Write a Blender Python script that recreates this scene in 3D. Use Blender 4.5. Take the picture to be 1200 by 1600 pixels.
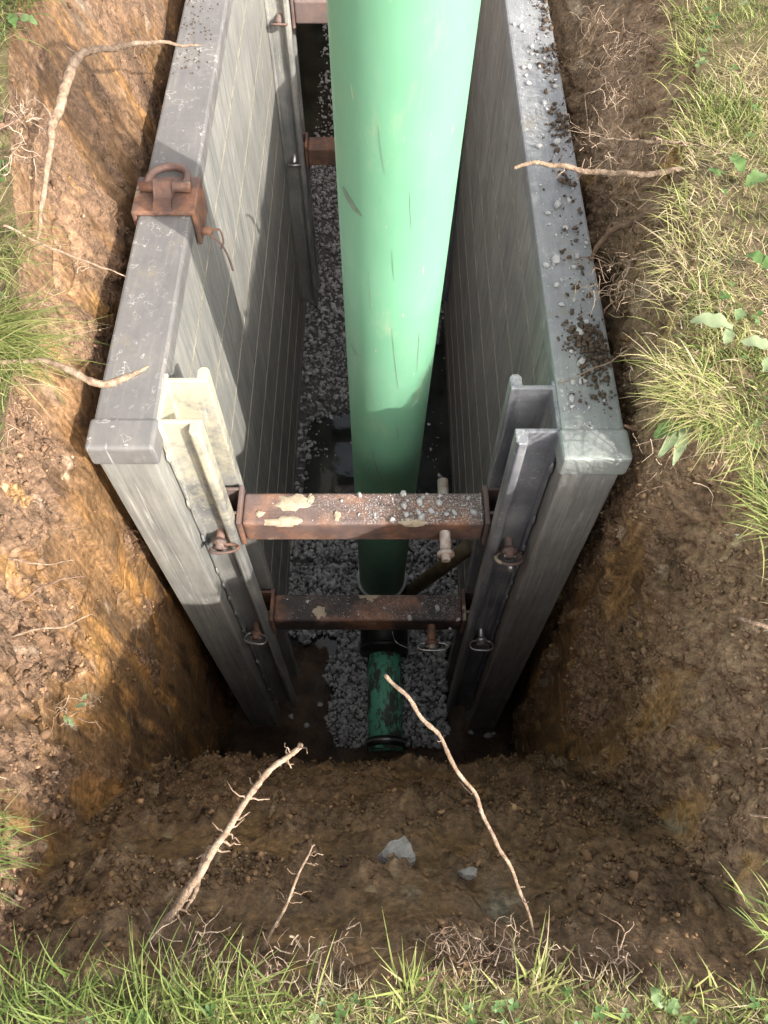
import bpy, math, random
import numpy as np
from mathutils import Vector, Matrix, noise

for o in list(bpy.data.objects):
    bpy.data.objects.remove(o)
scene = bpy.context.scene
C = scene.collection
random.seed(7)
RNG = np.random.default_rng(11)

# ---------------------------------------------------------------- camera, sky, sun, exposure
CAM_Z = 1.2
TILT = math.radians(29.1)            # from straight down towards +Y
FPX = 1240.0                         # focal length in pixels of a 1200 x 1600 picture
cam_d = bpy.data.cameras.new('camera')
cam_d.sensor_fit = 'VERTICAL'
cam_d.sensor_height = 36.0
cam_d.lens = FPX / 1600 * 36.0
cam_d.clip_start = 0.02
cam_d.clip_end = 500
cam = bpy.data.objects.new('camera', cam_d)
C.objects.link(cam)
cam.location = (0, 0, CAM_Z)
cam.rotation_euler = (TILT, 0, 0)
scene.camera = cam

SUN_EL = math.radians(35.0)
SUN_AZ = Vector((0.743, -0.669))     # horizontal direction towards the sun
world = bpy.data.worlds.new('World')
scene.world = world
world.use_nodes = True
wn = world.node_tree.nodes
wl = world.node_tree.links
bg = wn['Background']
sky = wn.new('ShaderNodeTexSky')
sky.sky_type = 'NISHITA'
sky.sun_disc = False
sky.sun_elevation = SUN_EL
sky.sun_rotation = math.atan2(SUN_AZ.x, SUN_AZ.y)
sky.air_density = 1.0
sky.dust_density = 3.0
sky.ozone_density = 1.0
# unseen cloud put over the blue to whiten and brighten shade, same all round
wtc = wn.new('ShaderNodeTexCoord')
wno = wn.new('ShaderNodeTexNoise')
wno.inputs['Scale'].default_value = 2.6
wno.inputs['Detail'].default_value = 5
wl.new(wtc.outputs['Generated'], wno.inputs['Vector'])
wrp = wn.new('ShaderNodeMapRange')
wrp.inputs['From Min'].default_value = 0.38
wrp.inputs['From Max'].default_value = 0.62
wrp.inputs['To Min'].default_value = 0.5
wrp.inputs['To Max'].default_value = 1.0
wl.new(wno.outputs['Fac'], wrp.inputs['Value'])
wbw = wn.new('ShaderNodeRGBToBW')
wl.new(sky.outputs[0], wbw.inputs[0])
wcl = wn.new('ShaderNodeMix')
wcl.data_type = 'RGBA'
wcl.blend_type = 'MULTIPLY'
wcl.inputs[0].default_value = 1.0
wcl.inputs[7].default_value = (1.62, 1.55, 1.47, 1)
wl.new(wbw.outputs[0], wcl.inputs[6])
wmx = wn.new('ShaderNodeMix')
wmx.data_type = 'RGBA'
wl.new(wrp.outputs[0], wmx.inputs[0])
wl.new(sky.outputs[0], wmx.inputs[6])
wl.new(wcl.outputs[2], wmx.inputs[7])
wl.new(wmx.outputs[2], bg.inputs[0])
bg.inputs[1].default_value = 0.15

sun_d = bpy.data.lights.new('sun', 'SUN')
sun_d.energy = 2.6
sun_d.angle = math.radians(0.5)
sun_d.color = (1.0, 0.94, 0.85)
sun = bpy.data.objects.new('sun', sun_d)
C.objects.link(sun)
sdir = Vector((SUN_AZ.x * math.cos(SUN_EL), SUN_AZ.y * math.cos(SUN_EL), math.sin(SUN_EL)))
sun.rotation_euler = sdir.to_track_quat('Z', 'Y').to_euler()
sun.location = sdir * 10

scene.view_settings.view_transform = 'Standard'
scene.view_settings.look = 'None'
scene.view_settings.gamma = 1.0
scene.view_settings.use_curve_mapping = False
scene.view_settings.exposure = 1.5
scene.cycles.use_denoising = True
scene.cycles.denoising_prefilter = 'NONE'
scene.cycles.max_bounces = 6
scene.cycles.diffuse_bounces = 4
scene.cycles.glossy_bounces = 2
scene.cycles.transmission_bounces = 2

# ---------------------------------------------------------------- helpers
CT, ST = math.cos(TILT), math.sin(TILT)


def ray(u, v):
    """direction of the photograph's pixel (1200 x 1600) from the camera, to survey positions"""
    a = (u - 600) / FPX
    t = (800 - v) / FPX
    return Vector((a, CT * t + ST, ST * t - CT))


def at(u, v, x=None, y=None, z=None):
    d = ray(u, v)
    if z is not None:
        s = (z - CAM_Z) / d.z
    elif y is not None:
        s = y / d.y
    else:
        s = x / d.x
    return Vector((d.x * s, d.y * s, CAM_Z + d.z * s))


def tag(o, label=None, cat=None, group=None, kind=None):
    if label: o['label'] = label
    if cat: o['category'] = cat
    if group: o['group'] = group
    if kind: o['kind'] = kind
    return o


def empty(name, loc):
    o = bpy.data.objects.new(name, None)
    o.location = loc
    o.empty_display_size = 0.05
    C.objects.link(o)
    return o


def wloc(o):
    p = Vector(o.location)
    if o.parent is not None:
        p = o.parent.matrix_parent_inverse @ p if False else p
    return p


def adopt(o, parent):
    """parent o, keeping its mesh where it stands in the world"""
    o.parent = parent
    p = parent
    m = Matrix.Identity(4)
    chain = []
    while p is not None:
        chain.append(p)
        p = p.parent
    for q in reversed(chain):
        m = m @ q.matrix_parent_inverse @ q.matrix_basis
    o.matrix_parent_inverse = m.inverted()


def link(name, me, mats, parent=None, smooth=False):
    if not isinstance(mats, (list, tuple)):
        mats = [mats]
    for m in mats:
        me.materials.append(m)
    if smooth:
        me.polygons.foreach_set('use_smooth', [True] * len(me.polygons))
    o = bpy.data.objects.new(name, me)
    C.objects.link(o)
    if parent is not None:
        adopt(o, parent)
    return o


def np_mesh(name, V, F):
    """fast mesh from numpy arrays; F is (n,3) or (n,4)"""
    V = np.asarray(V, dtype=np.float32)
    F = np.asarray(F, dtype=np.int32)
    me = bpy.data.meshes.new(name)
    n, k = F.shape
    me.vertices.add(len(V))
    me.vertices.foreach_set('co', V.ravel())
    me.loops.add(n * k)
    me.loops.foreach_set('vertex_index', F.ravel())
    me.polygons.add(n)
    me.polygons.foreach_set('loop_start', np.arange(0, n * k, k, dtype=np.int32))
    me.update(calc_edges=True)
    return me


def float_attr(me, name, vals):
    a = me.attributes.new(name, 'FLOAT', 'POINT')
    a.data.foreach_set('value', np.asarray(vals, dtype=np.float32))


class MB:
    def __init__(s):
        s.v = []; s.f = []; s.m = []

    def add(s, vs, fs, mi=0):
        b = len(s.v)
        s.v += [tuple(p) for p in vs]
        s.f += [tuple(i + b for i in f) for f in fs]
        s.m += [mi] * len(fs)

    def box(s, x0, x1, y0, y1, z0, z1, mi=0):
        vs = [(x, y, z) for z in (z0, z1) for y in (y0, y1) for x in (x0, x1)]
        s.add(vs, [(0, 2, 3, 1), (4, 5, 7, 6), (0, 1, 5, 4), (2, 6, 7, 3), (0, 4, 6, 2), (1, 3, 7, 5)], mi)

    def prism(s, poly, z0, z1, mi=0):
        n = len(poly)
        vs = [(x, y, z0) for x, y in poly] + [(x, y, z1) for x, y in poly]
        fs = [tuple(reversed(range(n))), tuple(range(n, 2 * n))]
        fs += [(i, (i + 1) % n, n + (i + 1) % n, n + i) for i in range(n)]
        s.add(vs, fs, mi)

    def tube(s, pts, rads, sides=8, closed=False, mi=0, cap=True):
        pts = [Vector(p) for p in pts]
        n = len(pts)
        if not hasattr(rads, '__len__'):
            rads = [rads] * n
        ref = Vector((0, 0, 1))
        t0 = (pts[1] - pts[0]).normalized()
        if abs(t0.dot(ref)) > 0.9:
            ref = Vector((1, 0, 0))
        vs = []
        nrm = t0.cross(ref).normalized()
        for i in range(n):
            if closed:
                t = pts[(i + 1) % n] - pts[i - 1]
            else:
                t = pts[min(i + 1, n - 1)] - pts[max(i - 1, 0)]
            t.normalize()
            nrm = (nrm - t * nrm.dot(t)).normalized()
            bn = t.cross(nrm)
            for k in range(sides):
                a = 2 * math.pi * k / sides
                vs.append(pts[i] + (nrm * math.cos(a) + bn * math.sin(a)) * rads[i])
        fs = []
        for i in range(n if closed else n - 1):
            j = (i + 1) % n
            for k in range(sides):
                l = (k + 1) % sides
                fs.append((i * sides + k, i * sides + l, j * sides + l, j * sides + k))
        if not closed and cap:
            fs.append(tuple(reversed(range(sides))))
            fs.append(tuple(range((n - 1) * sides, n * sides)))
        s.add(vs, fs, mi)

    def build(s, name, mats, parent=None, smooth=False, bevel=0, seg=2):
        me = bpy.data.meshes.new(name)
        me.from_pydata(s.v, [], s.f)
        me.update()
        o = link(name, me, mats, parent, smooth)
        if any(s.m):
            me.polygons.foreach_set('material_index', s.m)
        if bevel:
            b = o.modifiers.new('bevel', 'BEVEL')
            b.width = bevel; b.segments = seg; b.limit_method = 'ANGLE'
            b.angle_limit = math.radians(40)
        return o


def spline(ctrl, n=6):
    P = [Vector(p) for p in ctrl]
    out = []
    for i in range(len(P) - 1):
        p0 = P[max(i - 1, 0)]; p1 = P[i]; p2 = P[i + 1]; p3 = P[min(i + 2, len(P) - 1)]
        for k in range(n):
            t = k / n
            out.append(0.5 * ((2 * p1) + (p2 - p0) * t + (2 * p0 - 5 * p1 + 4 * p2 - p3) * t * t
                              + (3 * p1 - p0 - 3 * p2 + p3) * t ** 3))
    out.append(P[-1])
    return out


def interp(x, xs, ys):
    return float(np.interp(x, xs, ys))


# ---------------------------------------------------------------- materials
class NT:
    def __init__(s, name):
        s.mat = bpy.data.materials.new(name)
        s.mat.use_nodes = True
        s.t = s.mat.node_tree
        s.b = s.t.nodes['Principled BSDF']
        s.out = s.t.nodes['Material Output']
        s.tc = s.t.nodes.new('ShaderNodeTexCoord').outputs['Object']

    def n(s, typ): return s.t.nodes.new(typ)

    def l(s, a, b): s.t.links.new(a, b)

    def map(s, scale=(1, 1, 1), rot=(0, 0, 0), loc=(0, 0, 0), vec=None):
        m = s.n('ShaderNodeMapping')
        m.inputs['Scale'].default_value = scale
        m.inputs['Rotation'].default_value = rot
        m.inputs['Location'].default_value = loc
        s.l(vec or s.tc, m.inputs['Vector'])
        return m.outputs[0]

    def noise(s, scale, detail=4, rough=0.55, vec=None, dist=0.0, lac=2.0):
        m = s.n('ShaderNodeTexNoise')
        m.inputs['Scale'].default_value = scale
        m.inputs['Detail'].default_value = detail
        m.inputs['Roughness'].default_value = rough
        m.inputs['Lacunarity'].default_value = lac
        m.inputs['Distortion'].default_value = dist
        s.l(vec or s.tc, m.inputs['Vector'])
        return m.outputs['Fac']

    def voro(s, scale, feature='F1', vec=None, out='Distance', rnd=1.0):
        m = s.n('ShaderNodeTexVoronoi')
        m.feature = feature
        m.inputs['Scale'].default_value = scale
        m.inputs['Randomness'].default_value = rnd
        s.l(vec or s.tc, m.inputs['Vector'])
        return m.outputs[out]

    def ramp(s, fac, stops, interp='LINEAR'):
        r = s.n('ShaderNodeValToRGB')
        r.color_ramp.interpolation = interp
        e = r.color_ramp.elements
        while len(e) < len(stops):
            e.new(0.5)
        for i, (p, c) in enumerate(stops):
            e[i].position = p
            if not hasattr(c, '__len__'):
                c = (c, c, c)
            e[i].color = (*c, 1)
        s.l(fac, r.inputs[0])
        return r.outputs[0]

    def mix(s, fac, a, b, mode='MIX'):
        m = s.n('ShaderNodeMix')
        m.data_type = 'RGBA'
        m.blend_type = mode
        for sock, val in ((m.inputs[0], fac), (m.inputs[6], a), (m.inputs[7], b)):
            if isinstance(val, (int, float)):
                sock.default_value = val if sock == m.inputs[0] else (val, val, val, 1)
            elif isinstance(val, tuple):
                sock.default_value = (*val, 1)
            else:
                s.l(val, sock)
        return m.outputs[2]

    def math(s, op, a, b=0.0, clamp=False):
        m = s.n('ShaderNodeMath')
        m.operation = op
        m.use_clamp = clamp
        for i, val in enumerate((a, b)):
            if isinstance(val, (int, float)):
                m.inputs[i].default_value = val
            else:
                s.l(val, m.inputs[i])
        return m.outputs[0]

    def attr(s, name):
        a = s.n('ShaderNodeAttribute')
        a.attribute_name = name
        return a.outputs['Fac']

    def bump(s, h, strength=0.5, dist=0.01, prev=None):
        b = s.n('ShaderNodeBump')
        b.inputs['Strength'].default_value = strength
        b.inputs['Distance'].default_value = dist
        s.l(h, b.inputs['Height'])
        if prev is not None:
            s.l(prev, b.inputs['Normal'])
        return b.outputs[0]

    def set(s, col=None, rough=None, metal=None, normal=None, spec=None):
        for key, val in (('Base Color', col), ('Roughness', rough), ('Metallic', metal), ('Normal', normal),
                         ('Specular IOR Level', spec)):
            if val is None:
                continue
            if isinstance(val, (int, float)):
                s.b.inputs[key].default_value = val
            elif isinstance(val, tuple):
                s.b.inputs[key].default_value = (*val, 1)
            else:
                s.l(val, s.b.inputs[key])
        return s.mat

    def sep(s, vec=None):
        m = s.n('ShaderNodeSeparateXYZ')
        s.l(vec or s.tc, m.inputs[0])
        return m.outputs


def mat_soil():
    t = NT('soil')
    at_ = t.n('ShaderNodeAttribute'); at_.attribute_name = 'earth'
    clod = t.attr('clod')
    fine = t.noise(65, 5, 0.8)
    col = t.mix(1.0, at_.outputs['Color'], t.ramp(fine, [(0.30, 0.30), (0.5, 0.95), (0.72, 1.8)]), 'MULTIPLY')
    streak = t.noise(1.0, 4, 0.7, vec=t.map((85, 85, 8)))
    col = t.mix(t.math('SUBTRACT', 1.0, clod, True), col, t.mix(1.0, col, t.ramp(streak, [(0.3, 0.6), (0.7, 1.35)]), 'MULTIPLY'))
    crumb = t.voro(140, 'F1')
    h = t.math('ADD', t.math('MULTIPLY', fine, t.math('ADD', t.math('MULTIPLY', clod, 1.2), 0.4)), t.math('MULTIPLY', streak, 0.3))
    h = t.math('SUBTRACT', h, t.math('MULTIPLY', t.math('MULTIPLY', crumb, clod), 0.55))
    rg = t.math('ADD', t.math('MULTIPLY', clod, 0.3), t.ramp(streak, [(0.35, 0.38), (0.65, 0.68)]), True)
    return t.set(col, rg, 0.0, t.bump(h, 0.7, 0.009), 0.4)


def mat_ground():
    t = NT('turf_soil')
    col = t.ramp(t.noise(30, 6, 0.7), [(0.3, (0.05, 0.037, 0.022)), (0.5, (0.13, 0.098, 0.055)), (0.7, (0.25, 0.19, 0.115))])
    big = t.ramp(t.noise(1.5, 4), [(0.45, 0), (0.6, 0.7)])
    col = t.mix(t.math('MULTIPLY', big, 0.5), col, (0.12, 0.115, 0.045))
    return t.set(col, 0.95, 0, t.bump(t.noise(60, 6, 0.7), 0.9, 0.02), 0.2)


def mat_mud():
    t = NT('wet_mud')
    col = t.ramp(t.noise(9, 6, 0.65), [(0.3, (0.035, 0.022, 0.014)), (0.5, (0.09, 0.055, 0.032)), (0.7, (0.16, 0.10, 0.058))])
    col = t.mix(t.ramp(t.noise(3, 3), [(0.5, 0), (0.6, 0.5)]), col, (0.09, 0.085, 0.075))
    return t.set(col, t.ramp(t.noise(5, 3), [(0.4, 0.3), (0.6, 0.75)]), 0, t.bump(t.noise(30, 7, 0.7), 0.9, 0.02))


def metal_scratches(t, dirs):
    """thin pale scratches along each mapping in dirs"""
    out = None
    for sc, rot, th in dirs:
        nz = t.noise(1.0, 2, 0.5, vec=t.map(sc, rot))
        r = t.ramp(nz, [(th, 0), (th + 0.02, 1), (th + 0.035, 0)])
        out = r if out is None else t.mix(1.0, out, r, 'ADD')
    return out


def mat_alu(name, tint, green=False, cap=False):
    """oxidised, scuffed aluminium sheet"""
    t = NT(name)
    a, b, c = tint
    cloud = t.noise(9 if cap else 4, 6, 0.75)
    col = t.ramp(cloud, [(0.28, a), (0.5, b), (0.74, c)])
    streak = t.noise(1.0, 5, 0.75, vec=t.map((70, 5, 40) if cap else (48, 48, 2.6)))
    k1, k2 = (0.25, 0.3) if cap else (0.6, 0.65)
    col = t.mix(t.ramp(streak, [(0.34, k1), (0.54, 0), ]), col, (0.10, 0.104, 0.104))
    col = t.mix(t.ramp(streak, [(0.56, 0), (0.72, k2)]), col, (0.42, 0.39, 0.31))
    dirt = t.noise(8, 5, 0.72, vec=t.map((1, 1, 0.6), loc=(1, 8, 2)))
    col = t.mix(t.ramp(dirt, [(0.58, 0), (0.72, 0.5)]), col, (0.27, 0.225, 0.15))
    col = t.mix(t.ramp(dirt, [(0.26, 0.3), (0.34, 0.0)]), col, (0.38, 0.37, 0.35))
    sc = metal_scratches(t, [((34, 34, 0.9), (0.30, 0.25, 0), 0.585)])
    sc = t.math('MULTIPLY', sc, t.ramp(cloud, [(0.42, 0), (0.6, 0.7)]))
    col = t.mix(sc, col, (0.58, 0.57, 0.54))
    if green:
        p = t.sep()
        g = t.math('ADD', t.math('MULTIPLY', p[1], -0.9), t.math('MULTIPLY', t.noise(9, 4, 0.75), 1.5))
        col = t.mix(t.math('MULTIPLY', t.math('ADD', g, 0.38, True), 0.8, True), col, (0.30, 0.37, 0.31))
    nrm = t.bump(t.math('ADD', t.math('MULTIPLY', streak, 0.3), t.math('MULTIPLY', cloud, 0.25)), 0.15, 0.008)
    return t.set(col, t.ramp(dirt, [(0.35, 0.42), (0.65, 0.7)]), 0.12, nrm, 0.45)


def mat_rail(name, overspray, blue):
    t = NT(name)
    col = t.ramp(t.noise(6, 6, 0.65), [(0.3, (0.13, 0.135, 0.15)), (0.52, (0.225, 0.23, 0.245)), (0.75, (0.36, 0.36, 0.36))] if blue else [(0.3, (0.15, 0.15, 0.145)), (0.52, (0.25, 0.245, 0.23)), (0.75, (0.36, 0.35, 0.32))])
    st = t.noise(1.0, 5, 0.65, vec=t.map((30, 30, 2.5)))
    col = t.mix(t.ramp(st, [(0.5, 0), (0.66, 0.75)]), col, (0.075, 0.085, 0.12) if blue else (0.13, 0.14, 0.16))
    z = t.sep()[2]
    hi = t.math('ADD', t.math('MULTIPLY', z, 0.9), t.math('MULTIPLY', t.noise(16, 6, 0.75), 1.6))
    hi = t.math('ADD', hi, -0.62 if blue else -0.12)
    col = t.mix(t.ramp(hi, [(0.15, 0), (0.5, 0.85)]), col, overspray)
    sp = t.ramp(t.noise(110, 3, 0.6), [(0.6, 0), (0.68, 0.7)])
    spm = t.math('MULTIPLY', sp, t.ramp(t.noise(5, 3), [(0.45, 0), (0.6, 1)]))
    col = t.mix(spm, col, (0.52, 0.50, 0.45))
    sc = metal_scratches(t, [((40, 40, 1.0), (0.15, 0.1, 0), 0.585)])
    col = t.mix(t.math('MULTIPLY', sc, 0.5), col, (0.55, 0.54, 0.5))
    nrm = t.bump(t.noise(70, 5, 0.7), 0.3, 0.005)
    return t.set(col, t.ramp(t.noise(12, 4), [(0.35, 0.4), (0.65, 0.72)]), 0.15, nrm, 0.45)


def mat_rust(name, dust=0.0, dark=0.0):
    t = NT(name)
    col = t.ramp(t.noise(14, 7, 0.7), [(0.28, (0.075, 0.05, 0.042)), (0.48, (0.145, 0.084, 0.064)), (0.62, (0.29, 0.145, 0.085)), (0.8, (0.40, 0.25, 0.18))])
    big = t.noise(3.2, 4, 0.6, vec=t.map((1, 1, 1), loc=(2, 5, 1)))
    col = t.mix(t.ramp(big, [(0.47, 0), (0.62, 0.7)]), col, (0.165, 0.13, 0.125))
    if dark:
        dk = t.ramp(t.noise(4.5, 4, 0.6, vec=t.map((1, 1, 1), loc=(7, 1, 3))), [(0.46, 0), (0.56, dark)])
        col = t.mix(dk, col, (0.035, 0.032, 0.032))
    mudp = t.ramp(t.noise(7.5, 4, 0.55, vec=t.map((1, 1.3, 1), loc=(4, 4, 9))), [(0.63, 0), (0.66, 0.85)])
    col = t.mix(mudp, col, (0.43, 0.35, 0.25))
    if dust:
        x = t.sep()
        g = t.n('ShaderNodeNewGeometry')
        up = t.sep(g.outputs['Normal'])[2]
        f = t.math('MULTIPLY', t.math('ADD', t.math('MULTIPLY', x[0], 1.6), 0.62, True), dust)
        spk = t.math('MULTIPLY', t.ramp(t.noise(210, 4, 0.75), [(0.5, 0), (0.62, 1)]), t.ramp(t.noise(17, 3), [(0.4, 0.25), (0.6, 1)]))
        f = t.math('MULTIPLY', f, spk)
        f = t.math('MULTIPLY', f, t.ramp(up, [(0.3, 0), (0.7, 1)]))
        col = t.mix(f, col, (0.60, 0.59, 0.58))
    nrm = t.bump(t.noise(130, 6, 0.75), 0.5, 0.004)
    nrm = t.bump(t.noise(22, 5), 0.3, 0.008, nrm)
    return t.set(col, t.ramp(t.noise(9, 4), [(0.35, 0.5), (0.65, 0.85)]), 0.1, nrm, 0.4)


def mat_simple(name, c0, c1, rough=0.6, metal=0.0, scale=25, bump=0.3, c2=None):
    t = NT(name)
    stops = [(0.32, c0), (0.68, c1)] if c2 is None else [(0.3, c0), (0.5, c1), (0.7, c2)]
    col = t.ramp(t.noise(scale, 5, 0.65), stops)
    return t.set(col, rough, metal, t.bump(t.noise(scale * 3, 5, 0.7), bump, 0.005))


def mat_pvc():
    t = NT('green_pvc')
    col = t.ramp(t.noise(2.5, 4), [(0.35, (0.142, 0.335, 0.208)), (0.65, (0.160, 0.368, 0.232))])
    sc = t.noise(1.0, 2, 0.5, vec=t.map((95, 95, 2.6), (0.03, 0.05, 0)))
    f1 = t.ramp(sc, [(0.745, 0), (0.775, 0.7)])
    col = t.mix(f1, col, (0.12, 0.20, 0.12))
    sc2 = t.noise(1.0, 2, 0.5, vec=t.map((120, 120, 3.0), (-0.06, 0.04, 0), (4, 7, 2)))
    f2 = t.ramp(sc2, [(0.72, 0), (0.76, 0.6)])
    col = t.mix(f2, col, (0.55, 0.50, 0.32))
    mud = t.ramp(t.noise(11, 6, 0.75, vec=t.map((1, 1, 0.3), loc=(1, 2, 3))), [(0.58, 0), (0.76, 0.5)])
    col = t.mix(mud, col, (0.38, 0.42, 0.28))
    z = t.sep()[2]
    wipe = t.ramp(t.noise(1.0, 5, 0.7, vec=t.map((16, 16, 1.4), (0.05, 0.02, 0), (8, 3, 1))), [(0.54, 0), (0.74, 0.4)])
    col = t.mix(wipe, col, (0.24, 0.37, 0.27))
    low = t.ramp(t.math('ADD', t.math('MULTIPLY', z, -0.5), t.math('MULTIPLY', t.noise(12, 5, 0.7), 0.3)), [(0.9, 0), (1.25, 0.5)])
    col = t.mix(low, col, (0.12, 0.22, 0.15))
    return t.set(col, t.ramp(t.noise(20, 4), [(0.35, 0.36), (0.7, 0.55)]), 0, t.bump(t.noise(1, 3, 0.6, vec=t.map((70, 70, 4))), 0.05, 0.003), 0.5)


def mat_pvc_dirty():
    t = NT('muddy_green_pvc')
    n = t.noise(16, 6, 0.75, vec=t.map((1, 0.45, 1)), dist=0.4)
    f = t.ramp(n, [(0.48, 0), (0.55, 1)])
    col = t.mix(f, (0.20, 0.68, 0.43), (0.11, 0.125, 0.095))
    return t.set(col, 0.5, 0, t.bump(n, 0.5, 0.006))


def mat_attr_ramp(name, stops, rough=0.7, transl=0.0, attr='tint', noise_amt=0.0, spec=0.3):
    t = NT(name)
    a = t.attr(attr)
    if noise_amt:
        a = t.math('ADD', a, t.math('MULTIPLY', t.math('ADD', t.noise(120, 3), -0.5), noise_amt))
    col = t.ramp(a, stops)
    t.set(col, rough, 0, None, spec)
    if transl:
        tr = t.n('ShaderNodeBsdfTranslucent')
        t.l(col, tr.inputs[0])
        ms = t.n('ShaderNodeMixShader')
        ms.inputs[0].default_value = transl
        t.l(t.b.outputs[0], ms.inputs[1])
        t.l(tr.outputs[0], ms.inputs[2])
        t.l(ms.outputs[0], t.out.inputs[0])
    else:
        t.set(None, None, None, t.bump(t.noise(160, 4, 0.7), 0.5, 0.003))
    return t.mat


def mat_water():
    t = NT('muddy_water')
    col = t.ramp(t.noise(4, 4), [(0.4, (0.012, 0.016, 0.014)), (0.65, (0.035, 0.04, 0.034))])
    return t.set(col, 0.05, 0, t.bump(t.noise(14, 3), 0.08, 0.01), 0.5)


def mat_clod():
    t = NT('clod')
    at_ = t.n('ShaderNodeAttribute'); at_.attribute_name = 'earth'
    return t.set(at_.outputs['Color'], 0.9, 0, None, 0.25)


CLOD = mat_clod()
SOIL = mat_soil()
TURF = mat_ground()
MUD = mat_mud()
WATER = mat_water()
ALU_L = mat_alu('aluminium_sunny_panel', ((0.225, 0.225, 0.212), (0.275, 0.272, 0.252), (0.33, 0.318, 0.285)))
ALU_R = mat_alu('aluminium_other_panel', ((0.23, 0.23, 0.22), (0.29, 0.287, 0.272), (0.36, 0.352, 0.33)))
CAP_L = mat_alu('aluminium_cap', ((0.135, 0.131, 0.130), (0.165, 0.159, 0.156), (0.21, 0.199, 0.186)), False, True)
CAP_R = mat_alu('aluminium_cap_green', ((0.21, 0.215, 0.22), (0.255, 0.262, 0.268), (0.31, 0.318, 0.325)), True, True)
SEAM = mat_simple('worn_seam', (0.20, 0.182, 0.14), (0.43, 0.39, 0.30), 0.45, 0.2)
RAIL_L = mat_rail('rail_pale', (0.50, 0.46, 0.34), False)
RAIL_R = mat_rail('rail_blue', (0.30, 0.36, 0.30), True)
RUST1 = mat_rust('rusty_tube_dusty', 1.0)
RUST2 = mat_rust('rusty_tube_dark', 0.55, 0.9)
RUST = mat_rust('rust')
GALV = mat_simple('galvanised_steel', (0.36, 0.36, 0.36), (0.62, 0.62, 0.61), 0.32, 0.8, 40, 0.15)
PVC = mat_pvc()
PVCD = mat_pvc_dirty()
RIM = mat_simple('pale_rim', (0.55, 0.58, 0.56), (0.8, 0.82, 0.8), 0.4)
RUBBER = mat_simple('black_rubber', (0.012, 0.012, 0.012), (0.035, 0.034, 0.032), 0.42)
POLE = mat_simple('muddy_steel_pole', (0.09, 0.065, 0.035), (0.19, 0.145, 0.08), 0.55, 0.0, 18)
GRAVEL = mat_attr_ramp('crushed_stone', [(0.0, (0.17, 0.166, 0.163)), (0.45, (0.44, 0.432, 0.425)), (1.0, (0.66, 0.65, 0.64))], 0.85)
STONE = mat_simple('pale_stone', (0.44, 0.435, 0.43), (0.66, 0.65, 0.64), 0.85, 0, 45, 0.6)
CRUMB = mat_simple('soil_crumb', (0.055, 0.038, 0.026), (0.15, 0.105, 0.072), 0.95, 0, 60, 0.8)
CONC = mat_simple('broken_concrete', (0.17, 0.165, 0.145), (0.36, 0.35, 0.32), 0.85, 0, 35, 0.8)
ROOT = mat_simple('root_bark', (0.115, 0.072, 0.045), (0.29, 0.20, 0.135), 0.85, 0, 70, 1.0, (0.44, 0.335, 0.245))
ROOTD = mat_simple('dark_root_bark', (0.085, 0.05, 0.032), (0.19, 0.115, 0.075), 0.9, 0, 40, 0.8, (0.30, 0.20, 0.14))
GRASS = mat_attr_ramp('grass_blade', [(0.0, (0.055, 0.10, 0.022)), (0.3, (0.13, 0.18, 0.045)), (0.55, (0.25, 0.28, 0.085)),
                                      (0.72, (0.40, 0.38, 0.16)), (0.86, (0.46, 0.37, 0.22)), (1.0, (0.52, 0.43, 0.31))], 0.6, 0.3)
LEAF = mat_attr_ramp('broad_leaf', [(0.0, (0.05, 0.115, 0.028)), (0.5, (0.105, 0.175, 0.055)), (1.0, (0.25, 0.30, 0.17))], 0.5, 0.2, noise_amt=0.4)
FIBRE = mat_attr_ramp('root_fibre', [(0.0, (0.10, 0.065, 0.045)), (0.5, (0.26, 0.185, 0.13)), (1.0, (0.46, 0.36, 0.27))], 0.9)
MUDP = mat_simple('dried_mud', (0.33, 0.265, 0.185), (0.52, 0.435, 0.32), 0.9, 0, 50, 0.7)

# ---------------------------------------------------------------- the excavation
FLOOR_Z = -2.56


def sstep(a_, b_, x):
    t_ = min(1, max(0, (x - a_) / (b_ - a_)))
    return t_ * t_ * (3 - 2 * t_)


def turf_z(x, y):
    """the lawn stands a little higher along the far half of both sides"""
    return 0.10 * sstep(.45, .56, x) * sstep(.80, 1.15, y) + 0.23 * sstep(.5, .62, -x) * sstep(1.0, 1.75, y)


def lip_l(y):
    return interp(y, [-.3, .0, .15, .5, .9, 1.1, 1.35, 1.8, 2.2, 3, 8], [-.52, -.53, -.565, -.67, -.705, -.725, -.755, -.80, -.83, -.84, -.84])


def lip_r(y):
    return interp(y, [-.3, .05, .3, .6, .74, .86, .98, 1.15, 1.5, 2.2, 3, 8], [.53, .54, .615, .665, .655, .56, .55, .60, .665, .80, .81, .80])


def lip_n(x):
    return -0.044 + 0.018 * noise.noise((x * 4.1, 3.3, 0)) + 0.012 * noise.noise((x * 13, 1.3, 0))


def wall_l(y, z):
    top = lip_l(y)
    low = interp(y, [0, .4, .9, 8], [-.585, -.63, -.665, -.68])
    deep = interp(y, [0, .9, 8], [-.66, -.70, -.72])
    if y < 0.8:
        return interp(-z, [0, .5, 1.2, 1.9, 2.7], [top, top * .5 + low * .5, low, low, deep])
    return interp(-z, [0, .05, .30, .5, 1.5, 1.9, 2.7], [top, top * .93 + low * .07, low, low, low, deep, deep])


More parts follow.
